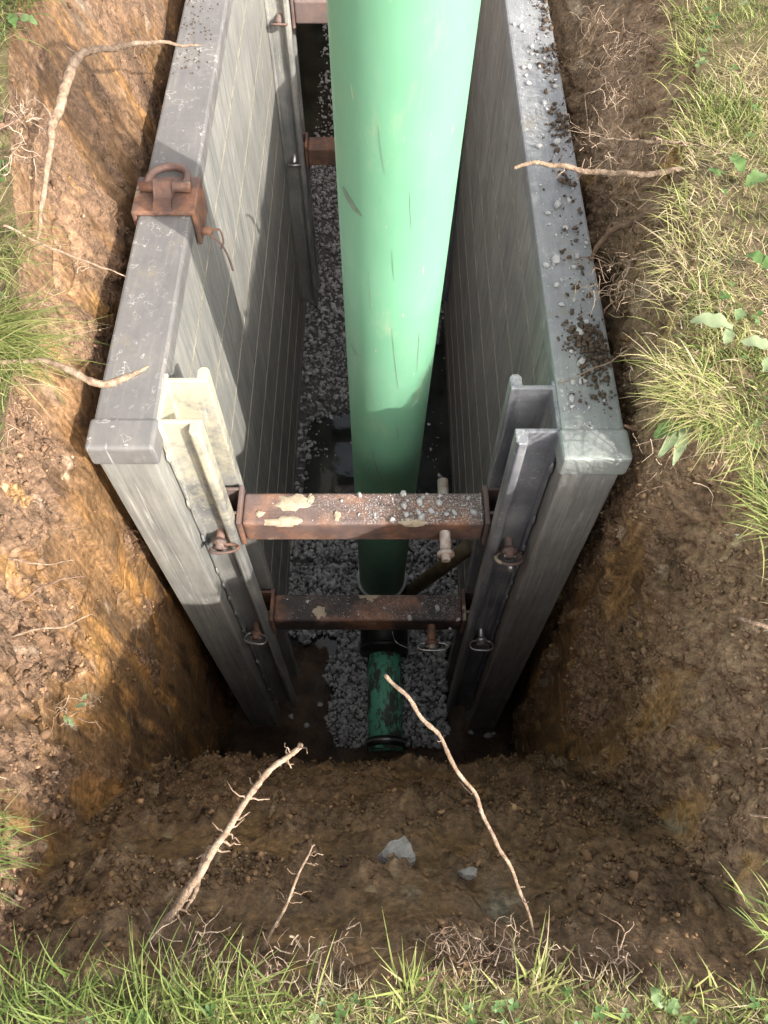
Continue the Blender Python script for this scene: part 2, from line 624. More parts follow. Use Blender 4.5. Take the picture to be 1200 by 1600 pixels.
def wall_r(y, z):
    top = lip_r(y)
    low = interp(y, [0, .4, .9, 8], [.535, .565, .55, .56])
    deep = interp(y, [0, .9, 8], [.60, .60, .62])
    if y < 0.8:
        return interp(-z, [0, .4, 1.1, 2.0, 2.7], [top, top * .5 + low * .5, low, low, deep])
    return interp(-z, [0, .05, .28, .5, 1.6, 2.7], [top, top * .94 + low * .06, low, low, low, deep])


def wall_n(x, z):
    top = lip_n(x)
    zz = z + 0.06 * noise.noise((x * 2.3, 0, 5)) + 0.03 * noise.noise((x * 7.3, 0, 9))
    return interp(-zz, [-.2, 0, .06, .20, .24, .40, .45, .60, .70, .735, .79, .82, .99, 1.04, 1.5, 2.1, 2.7],
                  [top, top, .005, .065, .095, .165, .195, .255, .305, .30, .315, .34, .400, .435, .49, .57, .70])


FAR = 7.4
R_C = 0.05
offs = list(np.arange(0, 1.0, 0.0068)) + list(np.arange(1.0, 2.3, 0.0105)) + list(np.arange(2.3, 6.4, 0.07))
nfr = np.linspace(0, 1, 165)
arc = np.linspace(0, math.pi / 2, 13)[1:-1]


def loop_at(z):
    """closed plan outline of the excavation at height z: points, outward normals"""
    P = []; N = []
    ynl = wall_n(-.45, z) + R_C
    ynr = wall_n(.42, z) + R_C
    farf = np.linspace(0, 1, 12)
    xl_far = wall_l(FAR, z); xr_far = wall_r(FAR, z)
    for o_ in reversed(offs):                                   # left wall, far to near
        y = ynl + o_
        P.append((wall_l(y, z), y)); N.append((-1, 0))
    xl = wall_l(ynl, z); xr = wall_r(ynr, z)
    for a in arc:                                               # near left corner
        P.append((xl + R_C - R_C * math.cos(a), ynl - R_C * math.sin(a))); N.append((-math.cos(a), -math.sin(a)))
    for f in nfr:                                               # near wall
        x = (xl + R_C) * (1 - f) + (xr - R_C) * f
        P.append((x, wall_n(x, z) if 0.02 < f < 0.98 else (ynl if f < .5 else ynr) - R_C)); N.append((0, -1))
    for a in arc:                                               # near right corner
        P.append((xr - R_C + R_C * math.sin(a), ynr - R_C * math.cos(a))); N.append((math.sin(a), -math.cos(a)))
    for o_ in offs:                                             # right wall, near to far
        y = ynr + o_
        P.append((wall_r(y, z), y)); N.append((1, 0))
    ye = ynr + offs[-1]
    for f in farf[1:-1]:                                        # far end
        P.append((xr_far * (1 - f) + xl_far * f, ye + 0.02)); N.append((0, 1))
    return np.array(P), np.array(N)


zs = list(-np.arange(0, 1.3, 0.0066)) + list(-np.arange(1.3, 2.63, 0.012))
rows = []; rnorm = []
for z in zs:
    p, n_ = loop_at(z)
    rows.append(p); rnorm.append(n_)
ncol = len(rows[0])
lipP, lipN = rows[0], rnorm[0]


PERM = np.random.default_rng(5).permutation(4096).astype(np.int64)
GRD = np.random.default_rng(6).normal(size=(4096, 3)); GRD /= np.linalg.norm(GRD, axis=1)[:, None]
JIT = np.random.default_rng(8).random((4096, 3))


def hsh(i, j, k):
    return PERM[(PERM[(PERM[i & 4095] + j) & 4095] + k) & 4095]


def pn(P, sc, off=0.0):
    """gradient noise, about -1..1"""
    Q = P * np.asarray(sc, dtype=float) + off
    I = np.floor(Q).astype(np.int64); f = Q - I
    u = f * f * f * (f * (f * 6 - 15) + 10)
    r = 0
    for dx in (0, 1):
        for dy in (0, 1):
            for dz in (0, 1):
                g = GRD[hsh(I[:, 0] + dx, I[:, 1] + dy, I[:, 2] + dz)]
                d = (g * (f - (dx, dy, dz))).sum(1)
                w = (u[:, 0] if dx else 1 - u[:, 0]) * (u[:, 1] if dy else 1 - u[:, 1]) * (u[:, 2] if dz else 1 - u[:, 2])
                r = r + d * w
    return r * 1.6


def fbm(P, sc, off=0.0, oct=4, gain=.5):
    sc = np.asarray(sc, dtype=float) * np.ones(3)
    r = 0; a_ = 1.0
    for k in range(oct):
        r = r + a_ * pn(P, sc * 2.03 ** k, off + 17.3 * k)
        a_ *= gain
    return r


def domes(P, sc, off=0.0):
    """packed rounded clods: height 0..1 and a random number for each clod"""
    Q = P * np.asarray(sc, dtype=float) + off
    I = np.floor(Q).astype(np.int64)
    best = np.full(len(Q), 9.0); bid = np.zeros(len(Q), dtype=np.int64)
    for dx in (-1, 0, 1):
        for dy in (-1, 0, 1):
            for dz in (-1, 0, 1):
                J = I + (dx, dy, dz)
                h_ = hsh(J[:, 0], J[:, 1], J[:, 2])
                d = ((J + JIT[h_] - Q) ** 2).sum(1)
                m_ = d < best
                best = np.where(m_, d, best); bid = np.where(m_, h_, bid)
    rnd = JIT[bid, 0]
    return np.sqrt(np.clip(1 - best / .75, 0, 1)) * (0.25 + .75 * rnd), JIT[bid, 1]


P2 = np.concatenate(rows); N2 = np.concatenate(rnorm)
Z2 = np.repeat(np.array(zs), ncol)
P3 = np.column_stack([P2, Z2])
near = np.abs(N2[:, 1]) > .7
sidew = ~near
warp = np.column_stack([pn(P3, 14, 3.1), pn(P3, 14, 7.7), pn(P3, 14, 11.9)]) * .022
PW = P3 + warp
# where the face is crumbly (1) and where the bucket smeared it (0)
stretch = np.where(near[:, None], np.array([2.2, 8.0, 8.0]), np.array([6.0, 6.0, 1.9]))
mk = fbm(P3 * stretch, 1.0, 4.4, 4, .55)
mk = mk + np.where(near, .14, np.clip(.55 * (1 + Z2 / .45), 0, 1)) + np.where(P3[:, 0] > .3, .16, 0)
mk = mk - np.where(sidew & (Z2 < -1.1), .35, 0) - np.where(sidew & (P3[:, 0] < -.3), .34, 0)
cl = np.clip(.5 + mk * 2.6, 0, 1)
cl = cl * cl * (3 - 2 * cl)
d1, r1 = domes(PW, 17, 1.3)
d2, r2 = domes(PW, 41, 5.3)
d3, r3 = domes(P3 + warp * .4, 95, 9.1)
d0, r0 = domes(PW + warp, (6.5, 11, 11), 2.7)
lumps = d1 * .030 + d2 * .022 + d3 * .012 + np.where(near, d0 * .055, d0 * .012)
pit = np.clip(fbm(P3, 11, 31.0, 3) - .35, 0, 1) * .045
groove = pn(P3 * np.array([30, 30, 2.6]), 1.0, 2.0) * .0028 + pn(P3 * np.array([9, 9, 1.3]), 1.0, 6.0) * .009
lay = pn(P3 * np.array([2.2, 0, 11]), 1.0, 4.0) * .014 + pn(P3 * np.array([6, 6, 28]), 1.0, 14.0) * .006
crack = np.clip(1 - np.abs(pn(P3 * np.array([3.2, 2, 7.5]), 1.0, 23.0)) / .045, 0, 1) * np.clip(pn(P3, 3.1, 45.) * 2 + .25, 0, 1)
bigw = fbm(P3, 2.6, 51.0, 3) * .018
plate = np.where(near, lay, groove)
# outward is into the bank, so raised clods are negative
d = bigw + plate * (1 - .6 * cl) + cl * (.026 - lumps + pit) + np.where(near, crack * .050, crack * .022)
# thin raised flakes where a smear breaks off
edge = np.clip(1 - np.abs(mk) / .10, 0, 1)
d = d - edge * .006 * (.5 + r2)
lim = sidew & (P3[:, 1] > .82)
d = np.where(lim, np.maximum(d, -.020), d)
d = np.where(P3[:, 1] > 3.4, bigw, d)
d = d * np.clip(.15 - Z2 / .09, 0, 1)
V = P3.copy()
tz = np.array([turf_z(x_, y_) for x_, y_ in lipP])
V[:, 2] += np.tile(tz, len(zs)) * np.clip(1 + Z2 / .32, 0, 1)
V[:, 0] += N2[:, 0] * d; V[:, 1] += N2[:, 1] * d
V[:, 2] += np.where(near, .35 * d, .12 * d) * np.clip(-Z2 / .05, 0, 1)


def C3(*c): return np.array(c)[None]


def lerp(a_, b_, f): return a_ + (b_ - a_) * np.clip(f, 0, 1)[:, None]


n_lo = fbm(P3, 1.7, 71.0, 3)
smear_c = lerp(C3(.135, .092, .053), C3(.225, .148, .078), .5 + 1.1 * n_lo)
ochre = fbm(P3 * np.where(near[:, None], np.array([5, 5, 9.]), np.array([11, 11, 2.6])), 1.0, 81.0, 4, .6)
orange = np.where(near, -.16, np.where(P3[:, 0] < -.3, .22, -.04))
smear_c = lerp(smear_c, np.where(P3[:, :1] < -.3, C3(.38, .225, .085), C3(.26, .175, .085)), (ochre - .14 + orange) * 1.15)
dk = fbm(P3 * np.where(near[:, None], np.array([5, 5, 14.]), np.array([15, 15, 3.5])), 1.0, 91.0, 3, .6)
smear_c = lerp(smear_c, C3(.075, .05, .031), (dk - .22) * 1.7)
smear_c = lerp(smear_c, C3(.17, .165, .145), (fbm(P3, (6, 6, 3.2), 14.0, 3) - .55) * 3.0)
clod_c = lerp(C3(.085, .058, .038), C3(.215, .150, .100), .15 + .9 * r2 * .6 + .5 * r1 * .7)
clod_c = lerp(clod_c, C3(.31, .225, .165), (r3 - .62) * 1.6 + np.where(P3[:, 0] < -.3, .05, 0))
clod_c = lerp(clod_c, C3(.06, .040, .027), (fbm(P3, 5, 33.0, 3) - .15) * 1.2)
colr = lerp(smear_c, clod_c, cl * .9)
topl = np.clip((Z2 + .34 + .16 * n_lo) / .2, 0, 1)
colr = lerp(colr, lerp(C3(.105, .072, .05), C3(.27, .195, .14), .2 + r2 * .6 + .5 * n_lo), topl * np.where(near, .55, .6))
pale = np.clip((fbm(P3, (16, 16, 11), 44.0, 3) - .62) * 5, 0, 1) * (r3 > .3)
colr = lerp(colr, C3(.42, .35, .28), pale * .65)
yel = np.clip((fbm(P3, (9, 9, 6), 64.0, 3) - .66) * 6, 0, 1)
colr = lerp(colr, C3(.38, .25, .10), yel * np.where(near, .2, .55))
# the right bank is an olive loam, the left a redder clay, the near bank dark and damp
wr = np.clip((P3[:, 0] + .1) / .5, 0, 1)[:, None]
side_m = C3(1.02, .88, .77) * (1 - wr) + C3(1.66, 1.58, 1.36) * wr  # right lifted, left lowered: fill light put into the soil colour
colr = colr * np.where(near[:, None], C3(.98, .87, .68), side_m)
nr = len(zs)
idx = np.arange(nr * ncol).reshape(nr, ncol)
a = idx[:-1, :]; b = idx[1:, :]
a2 = np.roll(a, -1, axis=1); b2 = np.roll(b, -1, axis=1)
F = np.stack([a, b, b2, a2], axis=-1).reshape(-1, 4)
me = np_mesh('trench_wall', V, F)
float_attr(me, 'clod', cl)
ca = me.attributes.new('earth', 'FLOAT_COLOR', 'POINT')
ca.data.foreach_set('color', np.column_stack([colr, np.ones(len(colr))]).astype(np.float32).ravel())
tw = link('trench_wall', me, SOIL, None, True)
tag(tw, 'cut brown clay sides of the excavation', kind='structure')

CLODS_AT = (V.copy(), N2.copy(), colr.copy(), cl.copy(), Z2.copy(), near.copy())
# ground sheet around the excavation, out to the horizon
outs = [0, .012, .03, .06, .1, .16, .24, .34, .5, .7, 1.0, 1.4, 2.0, 3.0]
V = []
for k, dd in enumerate(outs):
    for ci in range(ncol):
        x, y = lipP[ci]; nx, ny = lipN[ci]
        px_, py_ = x + nx * dd, y + ny * dd
        h = 0.016 * noise.fractal(Vector((px_ * 3, py_ * 3, 0)), 1, 2, 3) + 0.008 * noise.noise(Vector((px_ * 14, py_ * 14, 2)))
        if k == 0:
            co = tw.data.vertices[ci].co
            V.append((co.x, co.y, co.z))
        else:
            V.append((px_, py_, h * min(1, dd / 0.06) + tz[ci] * (1 - sstep(1.0, 3.0, dd))))
cx, cy = 0.0, 3.0
for rad in (12.0, 60.0, 300.0):
    for ci in range(ncol):
        x, y = lipP[ci]; nx, ny = lipN[ci]
        dx, dy = x + nx * 3 - cx, y + ny * 3 - cy
        L = math.hypot(dx, dy)
        V.append((cx + dx / L * rad, cy + dy / L * rad, 0))
nr = len(outs) + 3
idx = np.arange(nr * ncol).reshape(nr, ncol)
a = idx[:-1, :]; b = idx[1:, :]
a2 = np.roll(a, -1, axis=1); b2 = np.roll(b, -1, axis=1)
F = np.stack([a, a2, b2, b], axis=-1).reshape(-1, 4)
gr = link('ground', np_mesh('ground', V, F), TURF, None, True)
tag(gr, kind='structure')


# trench floor
def floor_h(x, y):
    side = sstep(.2, .34, abs(x - .03)) * (1 - sstep(1.15, 1.5, y))
    nearr = 1 - sstep(.72, .98, y)
    h = -2.57 + 0.13 * side + 0.13 * nearr
    h += 0.02 * noise.fractal(Vector((x * 6, y * 6, 1)), 1, 2, 4) + 0.012 * noise.noise(Vector((x * 24, y * 24, 4)))
    return h


xs = np.linspace(-.8, .75, 90)
ys = list(np.arange(.55, 1.8, .014)) + list(np.arange(1.8, 7.4, .05))
V = [(x, y, floor_h(x, y)) for y in ys for x in xs]
idx = np.arange(len(V)).reshape(len(ys), len(xs))
F = np.stack([idx[:-1, :-1], idx[:-1, 1:], idx[1:, 1:], idx[1:, :-1]], axis=-1).reshape(-1, 4)
fl = link('trench_floor', np_mesh('trench_floor', V, F), MUD, None, True)
tag(fl, kind='structure')

WZ = -2.50
V = [(x, y, WZ) for y in np.linspace(1.25, 7.35, 30) for x in np.linspace(-.72, .64, 8)]
idx = np.arange(len(V)).reshape(30, 8)
F = np.stack([idx[:-1, :-1], idx[:-1, 1:], idx[1:, 1:], idx[1:, :-1]], axis=-1).reshape(-1, 4)
wt = link('water', np_mesh('water', V, F), WATER, None, True)
tag(wt, kind='structure')


# ---------------------------------------------------------------- crushed stone bed
def gravel_h(x, y):
    n1 = noise.fractal(Vector((x * 4.2, y * 3.2, 3)), 1, 2, 3)
    if y < 1.75:
        w = sstep(.36, .22, abs(x - .03) + .07 * noise.noise(Vector((x * 8, y * 8, 6)))) if y < 1.35 + .1 * noise.noise(Vector((x * 9, 2, 1))) else 1.0
        h = -2.47 if w > 0.5 else -2.62
        if y < .82: h = -2.62
        return h + 0.018 * n1
    y = y + .16 * noise.noise(Vector((x * 5, y * 4, 8))) + .05 * noise.noise(Vector((x * 16, y * 14, 2)))
    puddle_l = sstep(2.0, 2.2, y) * sstep(2.80, 2.62, y) * sstep(.06, .0, x) * sstep(-.50, -.38, x)
    puddle_r = sstep(.04, .10, x) * sstep(1.95, 2.1, y) * sstep(3.9, 3.4, y)
    far = sstep(4.55, 4.95, y)
    h = -2.45 + 0.02 * n1 - 0.085 * max(puddle_l, puddle_r) * (0.85 + 0.5 * n1) - (0.052 + 0.03 * n1) * far
    return h


phi = (1 + 5 ** 0.5) / 2
ICO_V = np.array([(-1, phi, 0), (1, phi, 0), (-1, -phi, 0), (1, -phi, 0), (0, -1, phi), (0, 1, phi), (0, -1, -phi), (0, 1, -phi),
                  (phi, 0, -1), (phi, 0, 1), (-phi, 0, -1), (-phi, 0, 1)]) / math.sqrt(1 + phi * phi)
ICO_F = np.array([(0, 11, 5), (0, 5, 1), (0, 1, 7), (0, 7, 10), (0, 10, 11), (1, 5, 9), (5, 11, 4), (11, 10, 2), (10, 7, 6), (7, 1, 8),
                  (3, 9, 4), (3, 4, 2), (3, 2, 6), (3, 6, 8), (3, 8, 9), (4, 9, 5), (2, 4, 11), (6, 2, 10), (8, 6, 7), (9, 8, 1)])


def rand_rot(n):
    q = RNG.normal(size=(n, 4)); q /= np.linalg.norm(q, axis=1)[:, None]
    w, x, y, z = q.T
    return np.stack([np.stack([1 - 2 * (y * y + z * z), 2 * (x * y - z * w), 2 * (x * z + y * w)], -1),
                     np.stack([2 * (x * y + z * w), 1 - 2 * (x * x + z * z), 2 * (y * z - x * w)], -1),
                     np.stack([2 * (x * z - y * w), 2 * (y * z + x * w), 1 - 2 * (x * x + y * y)], -1)], 1)


def pebbles(name, pos, size, mat, kind='stuff', jitter=.34, flat=.65):
    n = len(pos)
    base = ICO_V[None] * (1 + RNG.normal(0, jitter, (n, 12, 1)).clip(-.45, .6))
    base = base * np.stack([np.ones(n), RNG.uniform(.6, 1, n), RNG.uniform(flat - .2, flat + .2, n)], -1)[:, None, :]
    R = rand_rot(n)
    W = np.einsum('nij,nkj->nki', R, base) * np.asarray(size)[:, None, None] + np.asarray(pos)[:, None, :]
    Fc = (ICO_F[None] + (np.arange(n) * 12)[:, None, None]).reshape(-1, 3)
    me_ = np_mesh(name, W.reshape(-1, 3), Fc)
    float_attr(me_, 'tint', np.repeat(RNG.beta(2.2, 2.2, n), 12))
    o = link(name, me_, mat)
    tag(o, kind=kind)
    return o


pos = []; siz = []
for _ in range(24000):
    x = random.uniform(-.50, .40)
    y = random.uniform(.8, 7.2) if random.random() < .75 else random.uniform(.8, 2.1)
    h = gravel_h(x, y)
    if h < WZ - 0.055: continue
    if y > 4.8 and random.random() < .45: continue
    s_ = min(.021, max(.004, random.lognormvariate(math.log(.0095), .38)))
    pos.append((x, y, h + random.uniform(-.012, .008))); siz.append(s_)
cv, cn, cc, ccl, cz, cnr = CLODS_AT
wgt = (ccl ** 1.5 + .02) * (cv[:, 1] < 2.7) * (cz > -2.2) * (cz < -.006) * np.where(cnr, 1.5, 1.0) * np.where((cz < -.5) & (cv[:, 1] > 1.1), .02, 1.0)
wgt = wgt * np.clip(.35 + 1.3 * (fbm(cv, 6, 3.0, 3) + .3), .05, 2)
pick = RNG.choice(len(cv), 38000, p=wgt / wgt.sum())
csz = np.clip(RNG.lognormal(math.log(.0025), .55, len(pick)), .0011, .012)
cpos = cv[pick] + RNG.normal(0, .003, (len(pick), 3)) - np.column_stack([cn[pick], np.zeros(len(pick))]) * (csz * .15)[:, None]
lim_ = (cv[pick][:, 1] > .84) & (cz[pick] < -.12)
keep = ~(lim_ & (csz > .006))
cpos, csz, pk = cpos[keep], csz[keep], pick[keep]
so = pebbles('soil_clods', cpos, csz, CLOD, jitter=.42)
ca = so.data.attributes.new('earth', 'FLOAT_COLOR', 'POINT')
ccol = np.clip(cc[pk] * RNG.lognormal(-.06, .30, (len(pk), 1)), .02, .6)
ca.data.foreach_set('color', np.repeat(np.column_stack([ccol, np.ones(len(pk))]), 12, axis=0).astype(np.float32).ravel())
tag(so, 'loose crumbs and clods clinging to the cut earth', 'soil')
gv = pebbles('gravel_bed', pos, siz, GRAVEL)
tag(gv, 'grey crushed stone bedding on the trench floor', 'gravel')
# a solid underlay so that the bed reads as deep
xs = np.linspace(-.52, .42, 60); ys = np.arange(.8, 7.3, .04)
V = [(x, y, min(gravel_h(x, y) - 0.010, -2.40)) for y in ys for x in xs]
idx = np.arange(len(V)).reshape(len(ys), len(xs))
F = np.stack([idx[:-1, :-1], idx[:-1, 1:], idx[1:, 1:], idx[1:, :-1]], axis=-1).reshape(-1, 4)
ug = link('gravel_underlay', np_mesh('gravel_underlay', V, F), mat_simple('packed_grit', (0.05, 0.05, 0.05), (0.16, 0.155, 0.15), 0.8, 0, 60, 0.8), None, True)
tag(ug, kind='structure')

# ---------------------------------------------------------------- trench shield
PT, PB = -0.15, -2.62                   # panel top and bottom
Y1 = 3.62
shield = empty('trench_shield', (0, 1.0, PB))
tag(shield, 'grey aluminium trench shield with two long side panels and rusty spreader tubes', 'trench box')


def rail_profile(xb, sgn, yn, yf):
    """double flange channel: back plate on the panel, flanges with turned lips"""
    d = 0.098
    tip = xb + sgn * d
    li = xb + sgn * (d - 0.026)
    bp = xb + sgn * 0.010
    P = [(xb, yn - .012), (bp, yn - .012), (bp, yn), (li, yn), (li, yn - .022), (li + sgn * .006, yn - .030), (tip - sgn * .006, yn - .030), (tip, yn - .022),
         (tip, yn + .011), (bp, yn + .011), (bp, yf - .011), (tip, yf - .011), (tip, yf + .022), (tip - sgn * .006, yf + .030),
         (li + sgn * .006, yf + .030), (li, yf + .022), (li, yf), (bp, yf), (bp, yf + .012), (xb, yf + .012)]
    if sgn > 0:
        P = P[::-1]
    return P


def side_panel(x_in, x_out, y0, yn, yf, alu, capm, railm, label):
    sgn = 1 if x_out < x_in else -1     # direction in which the inner face looks
    lo, hi = min(x_in, x_out), max(x_in, x_out)
    m = MB()
    m.box(lo + .003, hi - .003, y0, y0 + .10, PB, PT - .004)                 # near end post
    m.box(lo + .003, hi - .003, Y1 - .10, Y1, PB, PT - .004)
    m.box(lo + .02, hi - .02, y0 + .10, Y1 - .10, PB + .01, PT - .02)
    p = m.build('side_panel', alu, shield, bevel=.004)
    p['label'] = label
    # stacked extruded planks
    top = PT - .004
    hts = [.196] + [.252] * 9
    z1 = top
    for h in hts:
        z0 = max(z1 - h, PB)
        q = MB()
        q.box(lo, hi, y0 + .1005, Y1 - .1005, z0 + .0012, z1 - .0012)
        xi = x_in
        q.box(min(xi, xi + sgn * .0018), max(xi, xi + sgn * .0018), y0 + .1005, Y1 - .1005, z0 + .0012, z0 + .0040, 1)
        q.build('plank', [alu, SEAM], p)
        z1 = z0
    # top cap and the sleeve at each end
    q = MB()
    q.box(lo - .003, hi + .003, y0 + .055, Y1 - .055, PT - .055, PT)
    q.build('top_cap', capm, p, bevel=.007)
    for ya, yb in ((y0 - .006, y0 + .072), (Y1 - .072, Y1 + .006)):
        q = MB()
        q.box(lo - .009, hi + .009, ya, yb, PT - .060, PT + .005)
        q.build('cap_sleeve', capm, p, bevel=.009, seg=3)
    # rails
    for ya, yb in ((yn, yf), (Y1 - .30, Y1 - .175)):
        q = MB()
        q.prism(rail_profile(x_in + sgn * .0005, sgn, ya, yb), -2.24, PT - .004)
        q.build('rail', railm, p, bevel=.003)
    # weld beads along the back plate of the near rail
    z = PT - .1
    while z > -2.2:
        L = random.uniform(.02, .05)
        q = MB()
        q.tube([(x_in + sgn * .004, yn - .014, z), (x_in + sgn * .005, yn - .016, z - L * .5), (x_in + sgn * .004, yn - .014, z - L)], [.002, .0055, .003], 6)
        q.build('weld_bead', railm, p, True)
        z -= random.uniform(.10, .24)
    return p


pl = side_panel(-.478, -.603, .902, .966, 1.086, ALU_L, CAP_L, RAIL_L, 'sunlit left side panel')
pr = side_panel(.370, .495, .876, .942, 1.066, ALU_R, CAP_R, RAIL_R, 'shaded right side panel with pale green smears')

TY0, TY1 = .956, 1.050
A = TY1 - TY0


def spreader(zt, mat, far=False, label=None):
    dy = (Y1 - .24) - (TY0 + TY1) / 2 if far else 0
    m = MB()
    m.box(-.364, .258, TY0 + dy, TY1 + dy, zt - A, zt)
    s = m.build('spreader', mat, shield, bevel=.010, seg=3)
    s['label'] = label
    for side in (-1, 1):
        q = MB()
        xa, xb_ = (-.376, -.364) if side < 0 else (.258, .270)
        q.box(xa, xb_, TY0 + dy - .006, TY1 + dy + .014, zt - A - .014, zt + .014)
        q.build('end_plate', RUST, s, bevel=.003)
        q = MB()
        xa, xb_ = (-.462, -.3762) if side < 0 else (.2702, .354)
        yy0, yy1 = TY0 + dy + .023, TY1 + dy + .008
        q.box(xa, xb_, yy0, yy0 + .008, zt - A - .008, zt + .012)
        q.build('socket_cheek', RUST, s, bevel=.002)
        q = MB()
        q.box(xa, xb_, yy1 - .008, yy1, zt - A - .008, zt + .012)
        q.build('socket_cheek', RUST, s, bevel=.002)
    return s


s1 = spreader(-.58, RUST1, label='upper near spreader tube, rusty, with pale mud and stone dust')
s2 = spreader(-1.25, RUST2, label='lower near spreader tube, darker and wet')
s3 = spreader(-.58, RUST, True, 'upper far spreader tube')
s4 = spreader(-1.25, RUST, True, 'lower far spreader tube')


def mud_patch(parent, cx_, cy_, zt, lx, ly, seed, front=False):
    """flat dried splash of mud stuck on a tube"""
    rr = random.Random(seed)
    n = 18
    outer = []
    for k in range(n):
        a_ = 2 * math.pi * k / n
        r_ = rr.uniform(.6, 1.1)
        outer.append((lx * r_ * math.cos(a_), ly * r_ * math.sin(a_)))
    vs = []
    for sc_, hh in ((1, 0.0002), (.85, .0028), (.5, .004), (.0, .0045)):
        for ox, oy in outer:
            dz = hh + (rr.uniform(-.0006, .0009) if 0 < sc_ < 1 else 0)
            yy_ = cy_ + oy * sc_
            if front and yy_ < TY0 + .002:
                vs.append((cx_ + ox * sc_, TY0 - dz, zt - (TY0 + .002 - yy_) - .004))
            else:
                vs.append((cx_ + ox * sc_, min(yy_, TY1 - .004), zt + dz))
    fs = []
    for lv in range(3):
        for k in range(n):
            fs.append((lv * n + k, lv * n + (k + 1) % n, (lv + 1) * n + (k + 1) % n, (lv + 1) * n + k))
    m = MB(); m.add(vs, fs)
    m.build('mud_patch', MUDP, parent, True)


mud_patch(s1, -.235, 1.02, -.58, .050, .030, 3)
mud_patch(s1, -.255, .962, -.58, .052, .017, 5, True)
mud_patch(s1, -.12, .98, -.58, .010, .020, 6)
mud_patch(s1, -.318, .985, -.58, .014, .012, 8)
mud_patch(s1, .075, .960, -.58, .045, .014, 9, True)
mud_patch(s1, -.19, 1.03, -.58, .012, .016, 10)
mud_patch(s2, -.215, .985, -1.25, .024, .026, 11)


def ring_pts(c, rx, rz, tilt, n=20, square=0.0, roll=0.0):
    out = []
    for k in range(n):
        a_ = 2 * math.pi * k / n
        x_, z_ = math.cos(a_), math.sin(a_)
        if square:
            x_ = math.copysign(abs(x_) ** (1 - square), x_); z_ = math.copysign(abs(z_) ** (1 - square), z_)
        x_ *= rx; z_ *= rz
        x2 = x_ * math.cos(roll) - z_ * math.sin(roll)
        z2 = x_ * math.sin(roll) + z_ * math.cos(roll)
        out.append((c[0] + x2, c[1] - z2 * math.sin(tilt), c[2] + z2 * math.cos(tilt)))
    return out


def rail_pin(x, yf, z, mat_pin, mat_ring, roll, kind, label):
    """locking pin through the rail flange with its hitch ring towards the near end"""
    m = MB()
    m.tube([(x, yf + .13, z), (x, yf - .055, z)], .0115, 12)
    p = m.build('locking_pin', mat_pin, shield, True)
    q = MB()
    q.tube([(x, yf - .030, z), (x, yf - .042, z)], .018, 12)
    q.build('collar', mat_pin, p, True)
    p['label'] = label
    q = MB()
    if kind == 'oval':
        q.tube(ring_pts((x + .012, yf - .050, z - .006), .036, .018, 1.1, roll=roll), .0045, 7, True)
    elif kind == 'round':
        q.tube(ring_pts((x, yf - .052, z - .010), .034, .030, 1.0, roll=roll), .0048, 7, True)
    else:
        q.tube(ring_pts((x, yf - .052, z - .006), .037, .022, 1.15, 20, .35, roll), .0032, 7, True)
    q.build('hitch_ring', mat_ring, p, True)
    q = MB()
    q.tube([(x - .014, yf - .050, z), (x + .018, yf - .050, z - .004)], .0045, 7)
    if kind == 'round':
        q.tube([(x + .004, yf - .066, z - .02), (x + .006, yf - .072, z - .034), (x + .012, yf - .070, z - .05)], [.007, .009, .006], 8)
    q.build('hitch_pin', mat_ring if kind == 'oval' else GALV, p, True)
    return p


rail_pin(-.425, .966, -.635, RUST, RUST, -.2, 'oval', 'rusty pin with bent oval ring in the left rail')
rail_pin(-.425, .966, -1.30, RUST, GALV, .25, 'square', 'rusty pin with bright square ring low in the left rail')
rail_pin(.322, .942, -.635, RUST, RUST, .1, 'round', 'rusty pin with round ring in the right rail')
rail_pin(.322, .942, -1.30, GALV, GALV, .05, 'square', 'bright pin with square wire ring low in the right rail')


def tube_pin(x, z, ring, label):
    m = MB()
    yb, yf = TY1 + (.006 if ring else .065), TY0 - .062
    m.tube([(x, yb, z), (x, yf, z)], .0145, 14)
    p = m.build('tube_pin', RUST if ring else mat_tp, shield, True)
    q = MB()
    q.tube([(x, yf + .004, z), (x, yf - .006, z)], .0225, 14)
    q.build('collar', RUST if ring else mat_tp, p, True)
    q = MB()
    q.tube([(x, yf - .006, z), (x, yf - .020, z)], [.013, .011], 8)
    q.build('nut', mat_tp, p)
    p['label'] = label
    if ring:
        q = MB()
        q.tube(ring_pts((x + .003, yf - .010, z - .003), .050, .016, 1.25, 22, .2, .0), .0028, 7, True)
        q.tube([(x - .02, yf - .010, z), (x + .02, yf - .010, z)], .0038, 7)
        q.build('hitch_ring', GALV, p, True)
        q = MB()
        q.tube(spline([(x - .13, TY0 - .002, z - .05), (x - .115, yf + .03, z - .075), (x - .06, yf, z - .06), (x - .005, yf - .012, z - .03), (x + .03, yf - .015, z - .02), (x + .05, yf - .01, z + .0)], 5), .0012, 5)
        q.build('wire', GALV, p, True)
    return p


mat_tp = mat_simple('pale_worn_steel', (0.26, 0.17, 0.12), (0.50, 0.46, 0.42), 0.6, 0.1, 30)
tube_pin(.158, -.627, False, 'pale worn pin through the upper spreader')
tube_pin(.158, -1.297, True, 'rusty pin with wire ring through the lower spreader')
# clips on the far left rail
for zz, mt in ((-.63, RUST), (-1.28, GALV)):
    m = MB()
    xx = -.425; yy = Y1 - .30
    m.tube([(xx, yy + .16, zz), (xx, yy - .05, zz)], .0115, 10)
    p = m.build('locking_pin', mt, shield, True)
    q = MB(); q.tube(ring_pts((xx, yy - .048, zz - .01), .032, .028, 1.0), .0045, 7, True)
    q.build('hitch_ring', mt, p, True)

